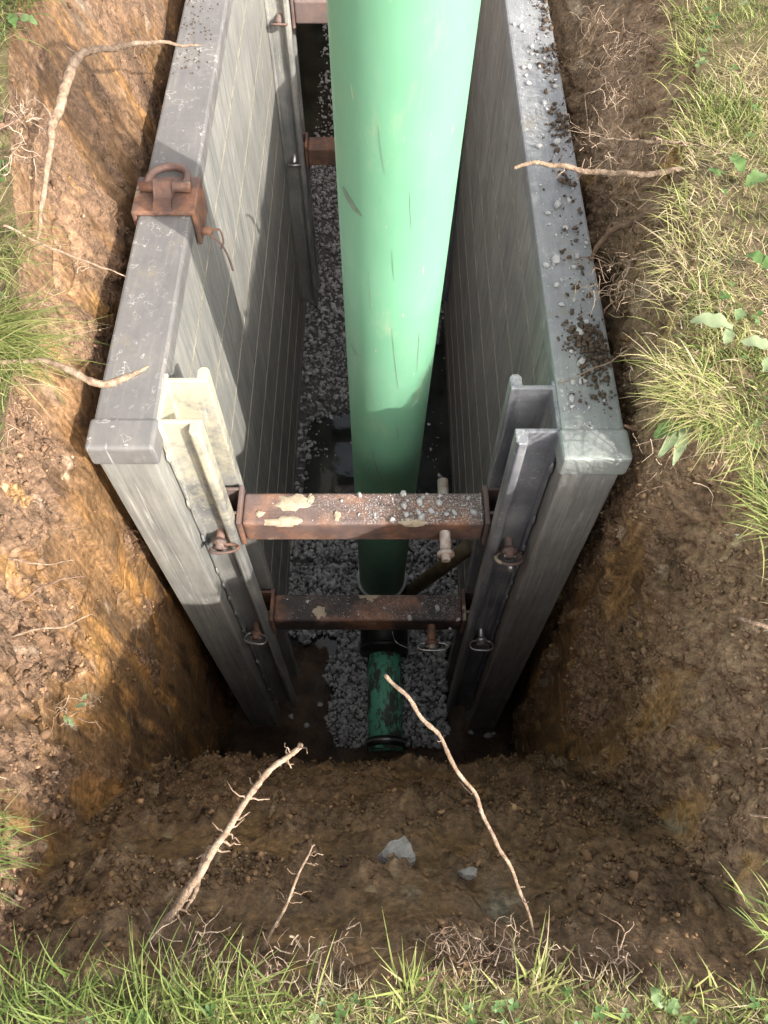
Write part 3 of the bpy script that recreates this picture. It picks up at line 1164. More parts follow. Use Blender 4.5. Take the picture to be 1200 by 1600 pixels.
# ---------------------------------------------------------------- lifting bracket on the left panel
bk = empty('lifting_bracket', (-.54, 1.64, PT))
tag(bk, 'rusty saddle bracket with lifting ring clamped over the left panel top', 'bracket')
m = MB()
lo, hi = -.603, -.478
prof = [(lo - .016, PT + .014), (lo - .016, PT - .088), (lo - .0045, PT - .088), (lo - .0045, PT + .002), (hi + .0045, PT + .002), (hi + .0045, PT - .088), (hi + .016, PT - .088), (hi + .016, PT + .014)]
n = len(prof)
m.add([(x_, 1.580, z_) for x_, z_ in prof] + [(x_, 1.712, z_) for x_, z_ in prof],
      [(7, 4, 3, 0), (0, 3, 2, 1), (7, 6, 5, 4), (8, 11, 12, 15), (8, 9, 10, 11), (15, 12, 13, 14)] + [(i, (i + 1) % n, n + (i + 1) % n, n + i) for i in range(n)])
m.build('saddle_plate', RUST, bk, bevel=.004)
m = MB()
rp = []
for k in range(25):
    a_ = math.pi * k / 24
    rp.append((-.540 + .048 * math.cos(a_), 1.685 + .060 * math.sin(a_) ** .8, PT + .022 - .006 * math.sin(a_)))
rp = [(-.492, 1.655, PT + .027)] + rp + [(-.588, 1.655, PT + .027)]
m.tube(rp, .0100, 10)
m.tube([(-.602, 1.655, PT + .028), (-.478, 1.655, PT + .028)], .0125, 10)
m.build('lifting_ring', RUST, bk, True)
m = MB()
sec = [(1.585, PT + .0145), (1.625, PT + .020), (1.637, PT + .036), (1.655, PT + .046), (1.673, PT + .036), (1.680, PT + .0145)]
vs = []; fs = []
for x_ in (-.566, -.520):
    vs += [(x_, y_, z_) for y_, z_ in sec]
n = len(sec)
fs = [(i, i + 1, n + i + 1, n + i) for i in range(n - 1)] + [tuple(range(n)), tuple(reversed(range(n, 2 * n)))]
m.add(vs, fs)
m.build('ring_strap', RUST, bk, bevel=.003)
m = MB()
m.tube([(hi + .012, 1.60, PT - .060), (hi + .042, 1.60, PT - .060)], .011, 10)
m.build('bolt', RUST, bk, True)
m = MB()
m.tube(spline([(hi + .036, 1.595, PT - .07), (hi + .060, 1.585, PT - .085), (hi + .075, 1.575, PT - .12), (hi + .082, 1.565, PT - .16)], 5), .0028, 6)
m.tube(spline([(hi + .036, 1.602, PT - .066), (hi + .060, 1.605, PT - .06), (hi + .068, 1.59, PT - .085), (hi + .060, 1.58, PT - .10)], 5), .0025, 6)
m.build('wire_clip', RUST, bk, True)

# ---------------------------------------------------------------- the pipes
PR = .1065


def riser(z):
    zc = z - CAM_Z
    f = (-.617 - zc) / 3.08
    return Vector((.027 - .040 * f, 1.155 + (-.617 - zc) * .1443, z))


PIPE_TOP = .80
gp = empty('riser_pipe', riser(-2.25))
tag(gp, 'tall pale green plastic riser pipe leaning up out of the trench', 'pipe')
pb, ptp = riser(-2.25), riser(PIPE_TOP)
m = MB()
N = 96
axis = (ptp - pb).normalized()
nrm = axis.cross(Vector((0, 1, 0))).normalized(); bn = axis.cross(nrm)
rings = [pb + (ptp - pb) * (i / 30) for i in range(31)]
vs = []
for c_ in rings:
    for k in range(N):
        a_ = 2 * math.pi * k / N
        vs.append(c_ + (nrm * math.cos(a_) + bn * math.sin(a_)) * PR)
for c_ in reversed(rings):
    for k in range(N):
        a_ = 2 * math.pi * k / N
        vs.append(c_ + (nrm * math.cos(a_) + bn * math.sin(a_)) * (PR - .0075))
fs = []
nl = len(vs) // N
for i in range(nl):
    j = (i + 1) % nl
    for k in range(N):
        l_ = (k + 1) % N
        fs.append((i * N + k, i * N + l_, j * N + l_, j * N + k))
m.add(vs, fs)
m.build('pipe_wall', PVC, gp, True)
m = MB()
c0 = pb
m.tube([c0 + (nrm * math.cos(2 * math.pi * k / 64) + bn * math.sin(2 * math.pi * k / 64)) * (PR + .005) for k in range(64)], .0085, 8, True)
m.build('rim_ring', RIM, gp, True)


def scuff(u, v, du, dv, w, name='scuff_mark'):
    """dark gouge lying on the pipe wall, curved with it"""
    vs = []; fs = []
    n_ = 10
    for k in range(n_ + 1):
        f = k / n_
        uu, vv = u + du * f, v + dv * f + 6 * math.sin(f * 3)
        ww = w * math.sin(math.pi * min(1, .12 + f * .8)) ** .7
        for off in (-ww, ww):
            d = ray(uu + off, vv - off * .35)
            o_ = Vector((0, 0, CAM_Z)) - pb
            dd = d - axis * d.dot(axis); oo = o_ - axis * o_.dot(axis)
            a_ = dd.dot(dd); b_ = 2 * dd.dot(oo); c_ = oo.dot(oo) - (PR + .0008) ** 2
            disc = max(0, b_ * b_ - 4 * a_ * c_)
            t_ = (-b_ - math.sqrt(disc)) / (2 * a_)
            vs.append(Vector((0, 0, CAM_Z)) + d * t_)
    fs = [(2 * k, 2 * k + 1, 2 * k + 3, 2 * k + 2) for k in range(n_)]
    mm = MB(); mm.add(vs, fs)
    return mm.build(name, SCUFF, gp, True)


SCUFF = mat_simple('dark_scuff', (0.10, 0.15, 0.11), (0.22, 0.30, 0.22), 0.7)
scuff(535, 292, 30, 45, 3.2)
scuff(590, 195, 12, 78, .5)
scuff(612, 390, 4, 48, .45)
scuff(612, 512, 10, 95, .5)
scuff(548, 537, 16, 18, .6)
scuff(580, 700, 18, 55, .6)
scuff(620, 655, 2, 30, .45)
scuff(640, 300, 3, 60, .4)
scuff(575, 420, 5, 70, .35)
scuff(655, 520, -4, 60, .4)

el = empty('rubber_elbow', (0, 1.4, -2.5))
tag(el, 'black rubber elbow under the lower spreader joining the pipes', 'pipe fitting')
m = MB()
path = [pb + axis * .0, pb - axis * .05]
c1 = pb - axis * .05
for k in range(1, 9):
    a_ = math.pi / 2 * k / 8
    path.append(Vector((c1.x * (1 - k / 8), c1.y - .17 * (1 - math.cos(a_)), c1.z - .13 * math.sin(a_))))
path.append(path[-1] + Vector((0.0, -.16, 0)))
m.tube(path, [.0900, .112] + [.116] * 8 + [.112], 32)
m.build('elbow_body', RUBBER, el, True)
endp = path[-1]
m = MB()
m.tube([endp + Vector((0, .035, 0)), endp + Vector((0, .012, 0))], .1165, 32)
m.build('clamp_band', RUBBER, el, True)

dp = empty('lateral_pipe', (0, 1.0, -2.5))
tag(dp, 'mud smeared green pipe lying in gravel at the trench end', 'pipe')
m = MB()
m.tube([(-.0, 1.30, -2.455), (0.004, 1.05, -2.455), (0.008, .80, -2.455)], .080, 32)
m.build('pipe_wall', PVCD, dp, True)
cp = empty('rubber_coupling', (.01, .83, -2.55))
tag(cp, 'black rubber coupling with steel band on the muddy pipe end', 'coupling')
m = MB()
m.tube([(.008, .852, -2.455), (.008, .848, -2.455), (.008, .815, -2.455), (.008, .81, -2.455)], [.082, .089, .089, .082], 32)
m.build('coupling_sleeve', RUBBER, cp, True)
m = MB()
m.tube([(.008, .838, -2.455), (.008, .827, -2.455)], .0905, 32)
m.build('clamp_band', GALV, cp, True)
m = MB()
a_, b_ = at(640, 925, z=-2.36), Vector((.358, 1.50, -1.80))
m.tube([a_ + (a_ - b_) * .25, a_, a_ * .5 + b_ * .5, b_], [.032, .032, .033, .034], 16)
po = m.build('steel_pole', POLE, None, True)
tag(po, 'muddy brown pole leaning from gravel against the right panel', 'pole')

# ---------------------------------------------------------------- stones on the steel
rock_meshes = []
for k in range(8):
    rr = np.random.default_rng(100 + k)
    vv = ICO_V * (1 + rr.normal(0, .22, (12, 1))) * np.array([1, rr.uniform(.6, .95), rr.uniform(.5, .8)])
    me = np_mesh('stone', vv, ICO_F)
    me.materials.append(STONE)
    rock_meshes.append(me)


def stone(p, r, label, group, cat='stone'):
    o = bpy.data.objects.new('stone', random.choice(rock_meshes))
    o.location = p
    o.scale = (r, r, r)
    o.rotation_euler = (random.uniform(-.4, .4), random.uniform(-.4, .4), random.uniform(0, 6.28))
    C.objects.link(o)
    tag(o, label, cat, group)
    return o


for k in range(64):
    y = random.uniform(.97, 2.5)
    x = .38 + .105 * random.random() ** .8
    r = random.choice([.003, .004, .004, .005, .006, .007, .009])
    stone((x, y, PT + r * .5), r, 'small pale stone lying on the right panel top', 'small stones on the right panel top')
BIG = [(870, 405, .0135), (872, 318, .015), (908, 520, .012), (908, 566, .011), (870, 220, .012), (842, 228, .010), (831, 72, .009), (826, 130, .009), (818, 105, .010)]
BIG = BIG[:6] + [BIG[7], BIG[8], BIG[6]]
for u, v, r in BIG:
    p = at(u, v, z=PT + r * .5)
    ordn = ['third', 'fourth', 'second', None, 'fifth', 'sixth', 'seventh', 'eighth', 'ninth'][BIG.index((u, v, r))]
    stone(p, r, 'larger pale stone on the right panel top, %s' % (ordn + ' from its near end' if ordn else 'nearest its near end'), 'larger stones on the right panel top')
p = at(562, 772, z=-.575)
st = stone((p.x, 1.035, -.568), .016, 'upright shard of pale stone at the middle of the upper spreader', None)
st.scale = (.010, .008, .020)
for k in range(46):
    x = min(.25, random.gauss(.11, .09)); y = random.uniform(TY0 + .008, TY1 - .006)
    r = random.choice([.003, .004, .004, .005, .006, .008, .011])
    stone((x, y, -.58 + r * .5), r, 'grey stone chip on the dusty upper spreader', 'stone chips on the upper spreader')
for u, v, r in ((480, 940, .008), (560, 960, .004), (600, 950, .004), (640, 965, .011), (660, 943, .005), (684, 950, .012), (703, 982, .006), (716, 968, .008)):
    p = at(u, v, z=-1.25 + r * .5)
    ordn = {480: 'first', 560: 'second', 600: 'third', 640: 'fourth', 660: 'fifth', 684: 'sixth', 703: 'seventh', 716: 'last'}[u]
    stone(p, r, 'grey stone chip on the dark lower spreader, %s from the left' % ordn if ordn != 'last' else 'grey stone chip on the dark lower spreader, rightmost', 'stone chips on the lower spreader')
for u, v, r in ((338, 1190, .010), (735, 1148, .012), (760, 1155, .014), (700, 1140, .012), (455, 1120, .014), (480, 1135, .012), (770, 1150, .009), (500, 1100, .013)):
    p = at(u, v, z=-2.43)
    stone((p.x, p.y, floor_h(p.x, p.y) + r * .5), r * 1.3, 'stray grey stone in the mud at the trench foot', 'stray stones at the trench foot')

# dark crumbs of soil on the right cap (uncountable)
pos = []; siz = []
for cx_, cy_, n_, sd in ((.445, 1.19, 330, .032), (.455, 1.07, 110, .04), (.465, 1.14, 200, .03), (.482, 1.93, 150, .05), (.482, 2.22, 170, .06), (.482, 2.45, 150, .06), (.47, 1.65, 90, .18), (.45, 1.5, 80, .3)):
    for _ in range(n_):
        x = random.gauss(cx_, .022); y = random.gauss(cy_, sd)
        if not .375 < x < .495 or y < .95: continue
        r = random.choice([.0012, .0015, .0015, .002, .002, .0025, .003, .004, .005, .008])
        pos.append((x, y, PT + r * .4 + .012 * random.random() * math.exp(-((x - cx_) / .03) ** 2 - ((y - cy_) / sd) ** 2))); siz.append(r)
for _ in range(160):
    r = random.uniform(.0016, .0035); pos.append((random.uniform(-.595, -.5), random.uniform(2.15, 2.8), PT + r * .4)); siz.append(r)
sc = pebbles('soil_crumbs', pos, siz, CRUMB, jitter=.42)
tag(sc, 'dark soil crumbs scattered on the panel tops', 'soil')
# pale dust grains on the spreaders and caps
pos = []; siz = []
for _ in range(500):
    r = random.uniform(.0008, .0022)
    pos.append((min(.25, random.gauss(.10, .12)), random.uniform(TY0 + .006, TY1 - .004), -.58 + r * .4)); siz.append(r)
for _ in range(420):
    r = random.uniform(.0008, .0024)
    pos.append((.375 + .115 * random.random(), random.uniform(.95, 2.6), PT + r * .4)); siz.append(r)
for _ in range(160):
    r = random.uniform(.0008, .002)
    pos.append((random.uniform(-.35, .25), random.uniform(TY0 + .006, TY1 - .004), -1.25 + r * .4)); siz.append(r)
sg = pebbles('stone_grit', pos, siz, STONE)
tag(sg, 'pale stone grit sprinkled over the steel', 'grit')

# chunks of broken concrete bedded in the near bank
def bank_y(u, v):
    """where the sight line of a pixel meets the near bank"""
    d = ray(u, v)
    lo_, hi_ = 1.0, 4.2
    for _ in range(40):
        m_ = (lo_ + hi_) / 2
        p = Vector((0, 0, CAM_Z)) + d * m_
        if p.z > 0 or p.y > wall_n(p.x, p.z):
            lo_ = m_
        else:
            hi_ = m_
    return Vector((0, 0, CAM_Z)) + d * lo_


def chunk(name, u, v, sx, sy, sz, rot, label, cat, mat, seed):
    """broken block: subdivided box with chipped, uneven faces, half bedded in the bank"""
    import bmesh
    p = bank_y(u, v)
    bm = bmesh.new()
    bmesh.ops.create_cube(bm, size=2.0)
    bmesh.ops.subdivide_edges(bm, edges=bm.edges[:], cuts=7, use_grid_fill=True)
    off = Vector((seed * 3.7, seed * 1.3, 0))
    for w in bm.verts:
        c_ = w.co.copy()
        c_.x *= 1 + .22 * c_.y * math.sin(seed); c_.y *= 1 - .25 * c_.x * math.cos(seed * 2)
        c_.z += .3 * c_.x * math.sin(seed * 3)
        n_ = c_.normalized()
        k = max(abs(w.co.x), 1e-3) * max(abs(w.co.y), 1e-3) * max(abs(w.co.z), 1e-3)
        c_ = c_ * (1 - .22 * k)
        c_ += n_ * (.16 * noise.fractal(w.co * 1.6 + off, 1, 2, 4) + .05 * noise.noise(w.co * 7 + off))
        w.co = Vector((c_.x * sx, c_.y * sy, c_.z * sz))
    me_ = bpy.data.meshes.new(name)
    bm.to_mesh(me_); bm.free()
    o = link(name, me_, mat)
    o.location = p + Vector((0, .012, .008))
    o.rotation_euler = rot
    tag(o, label, cat)
    return o


chunk('concrete_chunk', 622, 1352, .028, .022, .022, (-.5, .2, .5), 'grey broken concrete chunk in the middle of the near bank', 'rubble', CONC, 1)
chunk('concrete_chunk', 732, 1378, .014, .007, .007, (-.5, .0, .1), 'small flat grey concrete flake right of the larger chunk', 'rubble', CONC, 2)
OCH = mat_simple('ochre_clay', (0.15, 0.105, 0.055), (0.32, 0.23, 0.125), 0.9, 0, 30, 0.7)
chunk('clay_lump', 200, 1345, .016, .012, .012, (-.5, 0, 0), 'pale ochre clay lump at the left of the near bank', 'clod', OCH, 3)
chunk('clay_lump', 262, 1318, .010, .007, .006, (-.5, 0, 0), 'small ochre brown clay lump beside the tall root', 'clod', OCH, 4)
chunk('clay_lump', 578, 1405, .009, .006, .006, (-.5, 0, 0), 'ochre clay lump low in the bank below the concrete', 'clod', OCH, 5)

# ---------------------------------------------------------------- roots
def root(name, ctrl, radii, label, group=None, mat=None, jit=.006, branches=0, blen=.06, seed=1, cat='root', sides=8):
    rr = random.Random(seed)
    pts = spline(ctrl, 14)
    n_ = len(pts)
    rad = []
    for i, p in enumerate(pts):
        f = i / (n_ - 1)
        r_ = float(np.interp(f, np.linspace(0, 1, len(radii)), radii))
        rad.append(.68 * r_ * rr.uniform(.84, 1.15))
        if 0 < i < n_ - 1:
            pts[i] = p + Vector((noise.noise(p * 22 + Vector((seed, 0, 0))), noise.noise(p * 22 + Vector((0, seed, 0))), noise.noise(p * 22 + Vector((0, 0, seed))))) * jit
    m_ = MB()
    m_.tube(pts, rad, sides)
    for _ in range(branches):
        i = rr.randrange(2, n_ - 2)
        d = (pts[i + 1] - pts[i - 1]).normalized()
        side = Vector((rr.uniform(-1, 1), rr.uniform(-1, 1), rr.uniform(-1, .6)))
        side = (side - d * side.dot(d)).normalized()
        L = blen * rr.uniform(.3, 1)
        q = [pts[i]]
        for k in range(5):
            q.append(q[-1] + (side * .8 + d * rr.uniform(-.2, .6) + Vector((rr.uniform(-.5, .5), rr.uniform(-.5, .5), rr.uniform(-.5, .3)))) * L / 5)
        r0 = min(rad[i] * .45, .0035)
        m_.tube(q, list(np.linspace(r0, .0006, 6)), 5)
    o = m_.build(name, mat or ROOT, None, True)
    tag(o, label, cat, group)
    return o


root('tree_root', [at(58, 372, z=.05), at(66, 320, z=.09), at(76, 240, z=.14), at(92, 165, z=.19), at(116, 98, z=.22), at(150, 80, z=.20), at(195, 72, z=.15), at(240, 66, z=.09), at(290, 70, z=.02), at(318, 70, z=-.02)],
     [.004, .007, .010, .014, .0145, .011, .009, .007, .005, .002], 'thick pale root arching from the left bank over the panel top', branches=8, blen=.09, seed=2)
root('tree_root', [at(-30, 575, z=.01), at(40, 562, z=.02), at(95, 572, z=.02), at(150, 598, z=.0), at(190, 592, z=-.02), at(232, 572, z=-.02)],
     [.006, .007, .009, .011, .010, .003], 'pale peeling root ending over the left panel near its end', branches=2, seed=3)
root('tree_root', [at(5, 352, z=.13), at(60, 380, z=.07), at(110, 400, z=.02), at(160, 418, z=-.03), at(196, 434, z=-.08)],
     [.004, .004, .0035, .003, .002], 'thin pale root reaching toward the left panel below the arching root', branches=5, blen=.05, seed=4)
root('tree_root', [at(-20, 870, z=-.14), at(30, 876, z=-.13), at(80, 882, z=-.16), at(116, 878, z=-.18)], [.003, .003, .002, .001], 'thin pale straight root on the left bank, upper of three', branches=2, seed=5)
root('tree_root', [at(-15, 966, z=-.10), at(30, 938, z=-.14), at(70, 915, z=-.17), at(105, 905, z=-.22), at(132, 900, z=-.25)], [.0035, .003, .003, .003, .001], 'dark forked root on the left bank', mat=ROOTD, branches=4, seed=6)
root('tree_root', [at(-20, 1000, z=-.16), at(40, 990, z=-.15), at(100, 978, z=-.18), at(146, 962, z=-.22)], [.003, .003, .0025, .001], 'thin pale curved root on the left bank, lowest of three', branches=2, seed=7)
root('tree_root', [at(1100, 255, z=0.070), at(1055, 266, z=0.080), at(990, 272, z=0.050), at(930, 268, z=0.020), at(870, 260, z=0.020), at(832, 257, z=0.030), at(806, 262, z=0.030)],
     [.008, .009, .010, .009, .008, .007, .006], 'pale broken root sticking out from the right bank over the panel top', branches=4, blen=.05, seed=8)
root('tree_root', [at(1080, 225, z=0.100), at(1030, 222, z=0.090), at(985, 220, z=0.060), at(950, 215, z=0.020), at(915, 200, z=-0.020)],
     [.007, .006, .004, .003, .001], 'brown bushy root with fine fibres above the pale broken root', branches=46, blen=.13, seed=9)
root('tree_root', [at(1085, 300, z=0.075), at(1040, 320, z=0.045), at(990, 345, z=-0.015), at(945, 372, z=-0.085), at(922, 405, z=-0.145)],
     [.008, .010, .011, .010, .006], 'dark crooked root hugging the right bank', mat=ROOTD, branches=10, blen=.08, seed=10)
root('tree_root', [at(1060, 395, z=0.100), at(1010, 400, z=0.040), at(965, 410, z=0.000), at(940, 420, z=-0.050)],
     [.004, .003, .002, .001], 'thin branched root below the dark crooked root', branches=14, blen=.07, seed=11)
root('tree_root', [at(1050, 510, z=0.030), at(990, 540, z=-0.030), at(930, 575, z=-0.080), at(872, 598, z=-0.110)],
     [.0022, .002, .002, .0015], 'thin straw coloured root lying across the right panel top', branches=2, blen=.04, seed=12)
root('tree_root', [at(225, 1490, z=-.10), at(262, 1440, z=-.07), at(305, 1375, z=-.01), at(345, 1310, z=.02), at(385, 1250, z=.05), at(425, 1200, z=.06), at(470, 1162, z=.06)],
     [.009, .0095, .0085, .007, .0065, .006, .0055], 'thick torn pale root rising from the near bank at left', branches=30, blen=.055, seed=13)
root('tree_root', [at(290, 1420, z=-.06), at(305, 1390, z=-.05), at(318, 1352, z=-.02), at(330, 1325, z=.005)], [.003, .005, .006, .006], 'short side fork beside the thick torn root', branches=4, blen=.03, seed=14)
root('tree_root', [at(402, 1500, z=-.10), at(430, 1440, z=-.07), at(455, 1390, z=-.05), at(478, 1345, z=-.04), at(492, 1320, z=-.03)],
     [.0035, .0035, .003, .0025, .0015], 'thin grey root in the near bank right of the thick torn root', branches=14, blen=.035, seed=15)
root('tree_root', [at(838, 1480, z=-.10), at(818, 1410, z=-.06), at(790, 1345, z=-.02), at(760, 1285, z=.0), at(730, 1225, z=.02), at(690, 1160, z=.04), at(650, 1105, z=.05), at(602, 1055, z=.05)],
     [.003, .0035, .004, .0042, .0042, .0045, .005, .0045], 'long thin golden root reaching up over the muddy pipe', branches=7, blen=.03, jit=.006, seed=16)
root('tree_root', [at(1225, 985, z=.0), at(1190, 975, z=.0), at(1150, 966, z=-.02)], [.005, .005, .004], 'pale root stub poking from the right edge', seed=17)
root('tree_root', [at(1220, 1275, z=.0), at(1190, 1272, z=-.02), at(1170, 1271, z=-.03)], [.003, .003, .002], 'small pale root stub low on the right edge', seed=18)
root('tree_root', [at(1225, 1395, z=-.05), at(1180, 1375, z=-.08), at(1122, 1350, z=-.15)], [.003, .003, .001], 'thin grey root low on the right bank', branches=3, blen=.03, mat=ROOT, seed=19)
root('tree_root', [at(-10, 200, z=.17), at(20, 190, z=.17), at(45, 172, z=.17)], [.010, .008, .004], 'frayed reddish root stump at the left edge', branches=18, blen=.07, mat=ROOTD, seed=20)
root('tree_root', [at(975, 665, z=-.10), at(990, 668, z=-.12), at(1005, 672, z=-.14)], [.004, .006, .004], 'short brown root stub beside the right panel end', mat=ROOTD, seed=21)
root('tree_root', [at(475, 1487, z=-.06), at(462, 1466, z=-.04), at(453, 1462, z=-.03)], [.0025, .003, .002], 'small curled orange root low in the near bank', seed=22)


# hair roots in the crumbly topsoil
def fibres(spots):
    m_ = MB(); tint = []
    for (c_, n_, spread, L, down) in spots:
        for _ in range(n_):
            p = Vector(c_) + Vector((random.gauss(0, spread), random.gauss(0, spread), random.gauss(0, spread * .5)))
            d = Vector((random.gauss(0, 1), random.gauss(0, 1), random.gauss(-down, .6))).normalized()
            q = [p]
            for k in range(5):
                d = (d + Vector((random.gauss(0, .45), random.gauss(0, .45), random.gauss(-.1, .4)))).normalized()
                q.append(q[-1] + d * L * random.uniform(.5, 1.2) / 5)
            r0 = random.uniform(.0005, .0013)
            b_ = len(m_.v)
            m_.tube(q, list(np.linspace(r0, r0 * .3, 6)), 4)
            tint += [random.random()] * (len(m_.v) - b_)
    o = m_.build('hair_roots', FIBRE)
    float_attr(o.data, 'tint', tint)
    tag(o, 'fine tangled hair roots hanging from the turf edges', 'roots', kind='stuff')


fib = []
for u, v, n_ in ((985, 235, 60), (950, 240, 40), (960, 90, 50), (970, 150, 50), (1000, 60, 60), (1010, 330, 30), (960, 440, 40), (1010, 440, 50), (1040, 560, 30), (1060, 690, 40),
                 (1050, 10, 50), (930, 30, 20)):
    fib.append((at(u, v, z=.01), n_, .03, .07, .5))
for u, v, n_ in ((740, 1505, 90), (700, 1500, 50), (800, 1505, 60), (520, 1530, 50), (860, 1515, 50), (300, 1500, 50), (960, 1515, 40), (430, 1520, 40)):
    fib.append((at(u, v, z=-.03), n_, .022, .05, .3))
for u, v, n_ in ((60, 460, 40), (20, 250, 30), (30, 180, 40), (100, 410, 30), (20, 660, 20), (120, 1110, 25), (40, 1180, 20)):
    fib.append((at(u, v, x=-.735) if v < 600 else at(u, v, z=-.05 if v < 900 else -.3), n_, .022, .05, .3))
fibres(fib)


# ---------------------------------------------------------------- grass
def blades(name, base, height, width, az, lean, curl, tint, label):
    n_ = len(base); S = 4
    base = np.asarray(base); height = np.asarray(height)[:, None]; width = np.asarray(width)[:, None]
    dirx = np.cos(az)[:, None]; diry = np.sin(az)[:, None]
    f = np.linspace(0, 1, S + 1)[None, :]
    ang = np.asarray(lean)[:, None] + np.asarray(curl)[:, None] * f
    seg = height / S
    hx = np.concatenate([np.zeros((n_, 1)), np.cumsum(np.sin(ang[:, 1:]) * seg, 1)], 1)
    hz = np.concatenate([np.zeros((n_, 1)), np.cumsum(np.cos(ang[:, 1:]) * seg, 1)], 1)
    tw_ = RNG.uniform(-1.2, 1.2, (n_, 1))
    wx = -np.sin(az[:, None] + tw_); wy = np.cos(az[:, None] + tw_)
    wid = width * (1 - f ** 1.6 * .93) * .5
    cx_ = base[:, 0:1] + hx * dirx; cy_ = base[:, 1:2] + hx * diry; cz_ = base[:, 2:3] + hz
    Lp = np.stack([cx_ - wx * wid, cy_ - wy * wid, cz_], -1); Rp = np.stack([cx_ + wx * wid, cy_ + wy * wid, cz_], -1)
    W = np.stack([Lp, Rp], 2).reshape(n_, -1, 3)
    q = np.array([(2 * i, 2 * i + 1, 2 * i + 3, 2 * i + 2) for i in range(S)])
    Fc = (q[None] + (np.arange(n_) * 2 * (S + 1))[:, None, None]).reshape(-1, 4)
    me_ = np_mesh(name, W.reshape(-1, 3), Fc)
    float_attr(me_, 'tint', np.repeat(tint, 2 * (S + 1)))
    o = link(name, me_, GRASS, None, True)
    tag(o, label, 'grass', kind='stuff')
    return o


def inside(x, y):
    return lip_l(y) < x < lip_r(y) and y > lip_n(x) and y < FAR


def lawn(name, boxes, label):
    B = []; H = []; Wd = []; AZ = []; LE = []; CU = []; TI = []
    for (x0, x1, y0, y1, dens, hm, dry, bias, biasw) in boxes:
        for _ in range(int((x1 - x0) * (y1 - y0) * dens)):
            x = random.uniform(x0, x1); y = random.uniform(y0, y1)
            if inside(x, y): continue
            cl = noise.noise(Vector((x * 9, y * 9, 5)))
            if cl < -.35 and random.random() < .6: continue
            B.append((x, y, -.006 + turf_z(x, y)))
            h = hm * random.uniform(.45, 1.2) * (1 + .5 * cl)
            isdry = random.random() < dry * (1 + 1.2 * noise.noise(Vector((x * 4, y * 4, 8))))
            H.append(h); Wd.append(random.uniform(.0016, .0036) * (.7 if isdry else 1))
            a_ = random.uniform(0, 6.283)
            if random.random() < biasw: a_ = random.gauss(bias, .6)
            AZ.append(a_)
            LE.append(random.uniform(.1, .7) + (random.uniform(.3, .8) if isdry else 0)); CU.append(random.uniform(.2, 1.3))
            TI.append(random.uniform(.68, 1.0) if isdry else min(.72, max(.02, random.gauss(.36, .15))))
    return blades(name, B, H, Wd, np.array(AZ), LE, CU, np.array(TI), label)


HP = math.pi / 2
lawn('grass', [(-.62, .0, -.22, .03, 20000, .042, .32, HP, .25), (-.1, .62, -.22, .03, 22000, .030, .5, HP, .2), (-.62, .62, -.14, .02, 14000, .035, 1.0, HP, .2), (-1.0, 1.0, -.9, -.22, 3500, .06, .3, HP, .2)],
     'short green lawn grass along the near edge')
lawn('grass', [(.48, .98, .6, 2.6, 21000, .040, .74, math.pi, .45), (.5, 1.05, .8, 2.6, 14000, .05, 1.0, math.pi, .2), (.48, .7, -.2, .6, 16000, .05, .45, math.pi, .5), (.98, 1.7, .2, 3.2, 4500, .05, .5, math.pi, .2), (.7, 1.2, 2.6, 4.5, 3000, .05, .5, math.pi, .2)],
     'yellowing lawn grass along the right edge')
lawn('grass', [(-1.15, -.5, .8, 2.6, 13000, .045, .4, 0, .3), (-.75, -.48, -.2, .8, 12000, .05, .35, 0, .5), (-1.8, -1.15, .2, 3.2, 3500, .05, .4, 0, .2)],
     'lawn grass along the left edge')


def tufts(spots):
    B = []; H = []; Wd = []; AZ = []; LE = []; CU = []; TI = []
    for (c_, n_, sp, h, az, azs, lean, tint, ts, w) in spots:
        for _ in range(n_):
            bx_, by_ = random.gauss(c_[0], sp), random.gauss(c_[1], sp)
            if inside(bx_, by_ - .015) and inside(bx_ + (.06 if bx_ > 0 else -.06), by_ - .015): continue
            B.append((bx_, by_, c_[2]))
            H.append(h * random.uniform(.5, 1.15)); Wd.append(w * random.uniform(.7, 1.2))
            AZ.append(random.gauss(az, azs)); LE.append(max(0, random.gauss(lean, .25))); CU.append(random.uniform(.2, 1.2))
            TI.append(min(1, max(0, random.gauss(tint, ts))))
    blades('grass_tufts', B, H, Wd, np.array(AZ), LE, CU, np.array(TI), 'long grass tufts drooping over the cut edges')


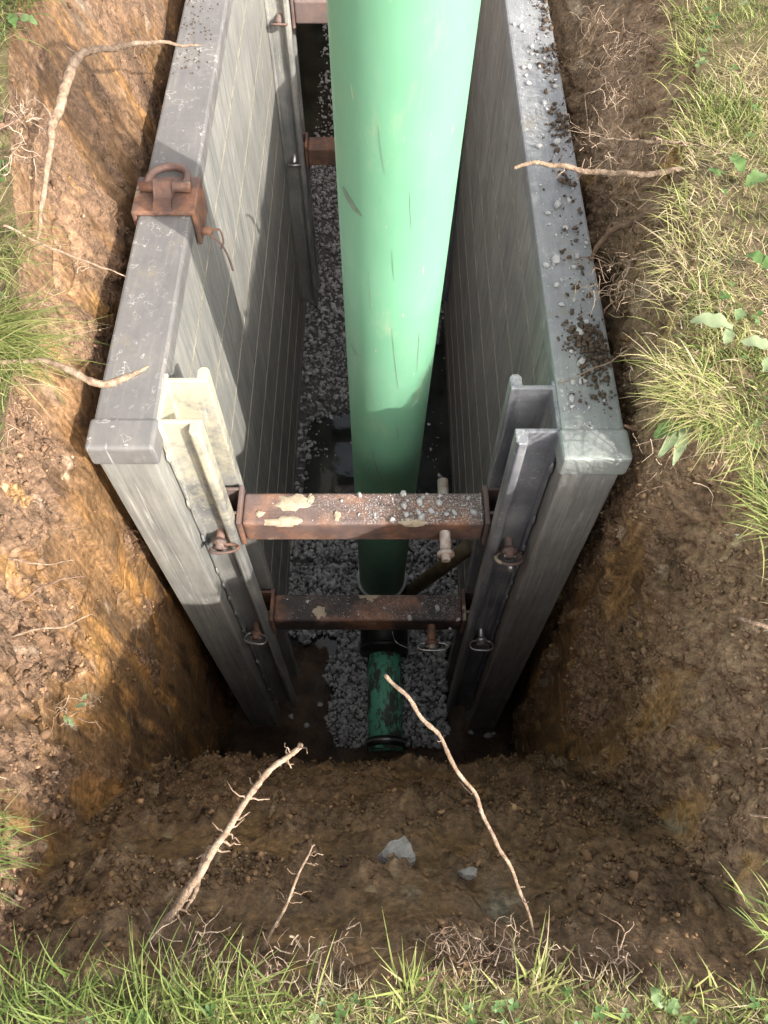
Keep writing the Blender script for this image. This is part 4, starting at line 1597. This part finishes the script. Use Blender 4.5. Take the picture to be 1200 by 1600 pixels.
tufts([(at(-20, 520, z=.03), 190, .04, .17, -.2, .5, .9, .48, .16, .0026),
       (at(10, 560, z=0), 140, .03, .15, -.1, .5, 1.0, .55, .18, .0024),
       (at(-15, 400, z=.09), 130, .04, .13, -.5, .5, .8, .5, .17, .0026),
       (at(-10, 5, z=.22), 160, .05, .13, -.3, .6, .7, .36, .12, .004),
       (at(-35, 1290, z=0), 50, .02, .085, -.3, .5, .8, .4, .12, .0022),
       (at(-35, 1345, z=0), 45, .018, .085, -.1, .5, .8, .35, .10, .0024),
       (at(1215, 1450, z=0), 30, .014, .075, 2.3, .5, .7, .4, .12, .004),
       (at(1215, 820, z=0), 90, .022, .09, 2.9, .6, .7, .5, .15, .003),
       (at(1190, 770, z=0), 60, .02, .07, 3.0, .6, .7, .5, .15, .003),
       (at(1075, 600, z=.05), 300, .035, .09, 3.4, .8, .9, .72, .16, .0026),
       (at(1090, 640, z=.05), 200, .03, .09, 3.6, .7, 1.0, .66, .18, .0026),
       (at(1150, 680, z=.05), 160, .03, .09, 3.9, .7, .9, .6, .18, .0028),
       (at(1070, 430, z=.08), 220, .04, .08, 3.2, .9, .9, .8, .12, .0022),
       (at(1090, 100, z=.08), 200, .05, .08, 3.1, .8, .8, .5, .15, .003),
       (at(1090, 40, z=.09), 160, .05, .08, 3.0, .9, .7, .5, .15, .003), (at(1080, 220, z=.09), 160, .04, .07, 3.2, .9, .8, .62, .18, .0028), (at(1120, 180, z=.09), 160, .05, .07, 3.2, 1.2, .6, .5, .18, .0028),
       (at(1080, 330, z=.09), 160, .04, .07, 3.2, .9, .9, .75, .15, .0024), (at(1110, 520, z=.09), 140, .05, .06, 3.2, 1.2, .7, .7, .2, .0026), (at(1150, 350, z=.09), 200, .06, .06, 3.2, 1.5, .6, .55, .2, .0028),
       (at(230, 1600, z=0), 90, .03, .11, 1.3, .9, .35, .3, .12, .0030),
       (at(330, 1596, z=0), 90, .03, .12, 1.2, .9, .35, .32, .14, .0030),
       (at(120, 1600, z=0), 80, .03, .09, 1.4, .9, .4, .28, .12, .0028),
       (at(420, 1600, z=0), 50, .03, .09, 1.5, .9, .4, .35, .14, .0028),
       (at(20, 1590, z=0), 110, .03, .08, 1.2, .9, .5, .28, .12, .0028),
       (at(640, 1540, z=0), 22, .008, .08, 1.6, .7, .35, .45, .12, .0034),
       (at(840, 1545, z=0), 30, .010, .08, 1.3, .9, .5, .5, .15, .0032),
       (at(920, 1520, z=0), 16, .004, .09, 1.6, .25, .2, .45, .1, .0034),
       (at(740, 1512, z=-.01), 140, .022, .032, 1.6, 1.6, .9, .95, .06, .0016), (at(860, 1520, z=-.01), 120, .02, .03, 1.6, 1.6, .9, .92, .07, .0016), (at(520, 1535, z=-.01), 120, .018, .028, 1.6, 1.6, 1.0, .95, .06, .0016),
       (at(690, 1520, z=-.01), 90, .018, .03, 1.6, 1.6, .9, .9, .08, .0016), (at(960, 1525, z=-.01), 120, .022, .03, 1.6, 1.6, .9, .9, .08, .0016), (at(380, 1530, z=-.01), 100, .02, .03, 1.6, 1.6, .9, .9, .08, .0016),
       (at(700, 1585, z=0), 120, .05, .045, 1.6, 2.0, .6, .5, .12, .003), (at(900, 1585, z=0), 120, .05, .045, 1.6, 2.0, .6, .45, .14, .003), (at(1100, 1580, z=0), 120, .05, .045, 1.6, 2.0, .6, .5, .14, .003),
       (at(1040, 1545, z=0), 30, .015, .06, 1.6, .9, .5, .55, .2, .003)])


# ---------------------------------------------------------------- broad leaves and clover
def leaf_mesh(m_, tint, c_, L, W_, az, pitch, fold, wav, tv):
    """one ovate leaf from base c_ along azimuth az"""
    n_ = 8
    d = Vector((math.cos(az), math.sin(az), 0)); s_ = Vector((-math.sin(az), math.cos(az), 0))
    vs = []
    p = Vector(c_); ang = pitch
    for i in range(n_ + 1):
        f = i / n_
        w = W_ * math.sin(math.pi * min(1, f * .94 + .04)) ** .8 * .5 * (1 + .12 * math.sin(i * 2.3 + wav))
        up = Vector((0, 0, 1))
        vs += [p - s_ * w + up * (w * fold + .10 * W_ * math.sin(i * 1.9 + wav)), p.copy(), p + s_ * w + up * (w * fold + .10 * W_ * math.sin(i * 1.7 + wav + 2))]
        p = p + (d * math.cos(ang) + up * math.sin(ang)) * L / n_
        ang -= .9 * pitch / n_ + .05
    fs = []
    for i in range(n_):
        b_ = 3 * i
        fs += [(b_, b_ + 1, b_ + 4, b_ + 3), (b_ + 1, b_ + 2, b_ + 5, b_ + 4)]
    m_.add(vs, fs)
    tint += [tv] * len(vs)


def weed(spots, label):
    root_ = empty('broadleaf_weed', spots[0][0])
    tag(root_, label, 'weed', 'broadleaf weeds in the lawn')
    for (c_, L, W_, az, pitch, tv) in spots:
        m_ = MB(); ti = []
        leaf_mesh(m_, ti, Vector(c_), L, W_, az, pitch, .35, random.uniform(0, 6), tv)
        o = m_.build('leaf', LEAF, root_, True)
        float_attr(o.data, 'tint', ti)


weed([(at(1145, 512, z=0.130), .075, .034, 2.9, .25, 1.0), (at(1140, 515, z=0.130), .04, .02, 4.3, .3, .9), (at(1150, 500, z=0.130), .03, .02, 1.0, .3, .7)], 'ragged pale weed leaf in the dry grass beside the right bank')
weed([(at(1205, 545, z=0.130), .055, .028, 2.9, .35, 1.0), (at(1205, 560, z=0.130), .04, .022, 4.1, .4, .8)], 'pale weed leaf at the right picture edge')
weed([(at(1165, 290, z=0.130), .055, .035, .5, .4, .55), (at(1160, 270, z=0.130), .05, .03, 1.9, .4, .5)], 'small oval green weed among right grass higher up')
weed([(at(1195, 415, z=0.130), .04, .03, 2.4, .4, .4), (at(1190, 420, z=0.130), .035, .03, .4, .4, .5)], 'dark green weed at the right edge')
weed([(at(1078, 655, z=0.040), .09, .02, 4.3, -.3, .95), (at(1070, 660, z=0.040), .08, .018, 4.0, -.4, .9), (at(1090, 650, z=0.050), .05, .03, 4.8, -.1, .4), (at(1060, 660, z=0.040), .05, .03, 3.6, -.3, .3)], 'wilted weed hanging from the turf over the right bank')
weed([(at(1035, 1575, z=.02), .026, .018, 2.0, .4, .6), (at(1040, 1580, z=.02), .022, .016, .6, .4, .5)], 'small round leaved weed at the near edge')
weed([(at(28, 30, z=.24), .05, .025, -.4, .3, .6), (at(18, 22, z=.24), .05, .022, -1.2, .2, .4)], 'green weed at the top left corner')
weed([(at(118, 1105, x=-.595), .022, .010, 0.3, .2, .9), (at(110, 1120, x=-.595), .020, .010, -1.2, .1, .8), (at(128, 1095, x=-.595), .018, .009, .9, .3, .95), (at(105, 1130, x=-.595), .018, .008, 2.0, .3, .8)], 'small seedling growing on the lower left bank')


def clover(boxes):
    m_ = MB(); ti = []
    for (x0, x1, y0, y1, n_, r) in boxes:
        for _ in range(n_):
            x = random.uniform(x0, x1); y = random.uniform(y0, y1)
            if inside(x, y): continue
            h = random.uniform(.010, .03); tl = Vector((random.gauss(0, .35), random.gauss(0, .35), 0))
            a0 = random.uniform(0, 6.28); tv = random.uniform(.1, .8); rr_ = r * random.uniform(.6, 1.2)
            for k in range(3):
                a_ = a0 + k * 2.094
                c_ = Vector((x, y, h + turf_z(x, y)))
                d = Vector((math.cos(a_), math.sin(a_), random.uniform(-.2, .35) + tl.x * math.cos(a_) + tl.y * math.sin(a_))); s_ = Vector((-math.sin(a_), math.cos(a_), 0))
                vs = [c_]
                for f, w in ((.35, .36), (.75, .55), (1.0, .38)):
                    vs += [c_ + d * rr_ * f - s_ * rr_ * w + Vector((0, 0, .1 * rr_)), c_ + d * rr_ * f * (.95 if f == 1 else 1), c_ + d * rr_ * f + s_ * rr_ * w + Vector((0, 0, .1 * rr_))]
                m_.add(vs, [(0, 2, 1), (0, 3, 2), (1, 2, 5, 4), (2, 3, 6, 5), (4, 5, 8, 7), (5, 6, 9, 8)])
                ti += [tv] * len(vs)
    o = m_.build('clover', LEAF, None, True)
    float_attr(o.data, 'tint', ti)
    tag(o, 'low clover leaves among the lawn grass', 'clover', kind='stuff')


clover([(-.1, .5, -.12, -.03, 60, .0065), (-.5, -.1, -.13, -.06, 16, .007), (.62, 1.0, .6, 2.4, 110, .010), (-1.1, -.75, 1.0, 2.4, 100, .012), (-.8, .8, -.6, -.1, 200, .012)])
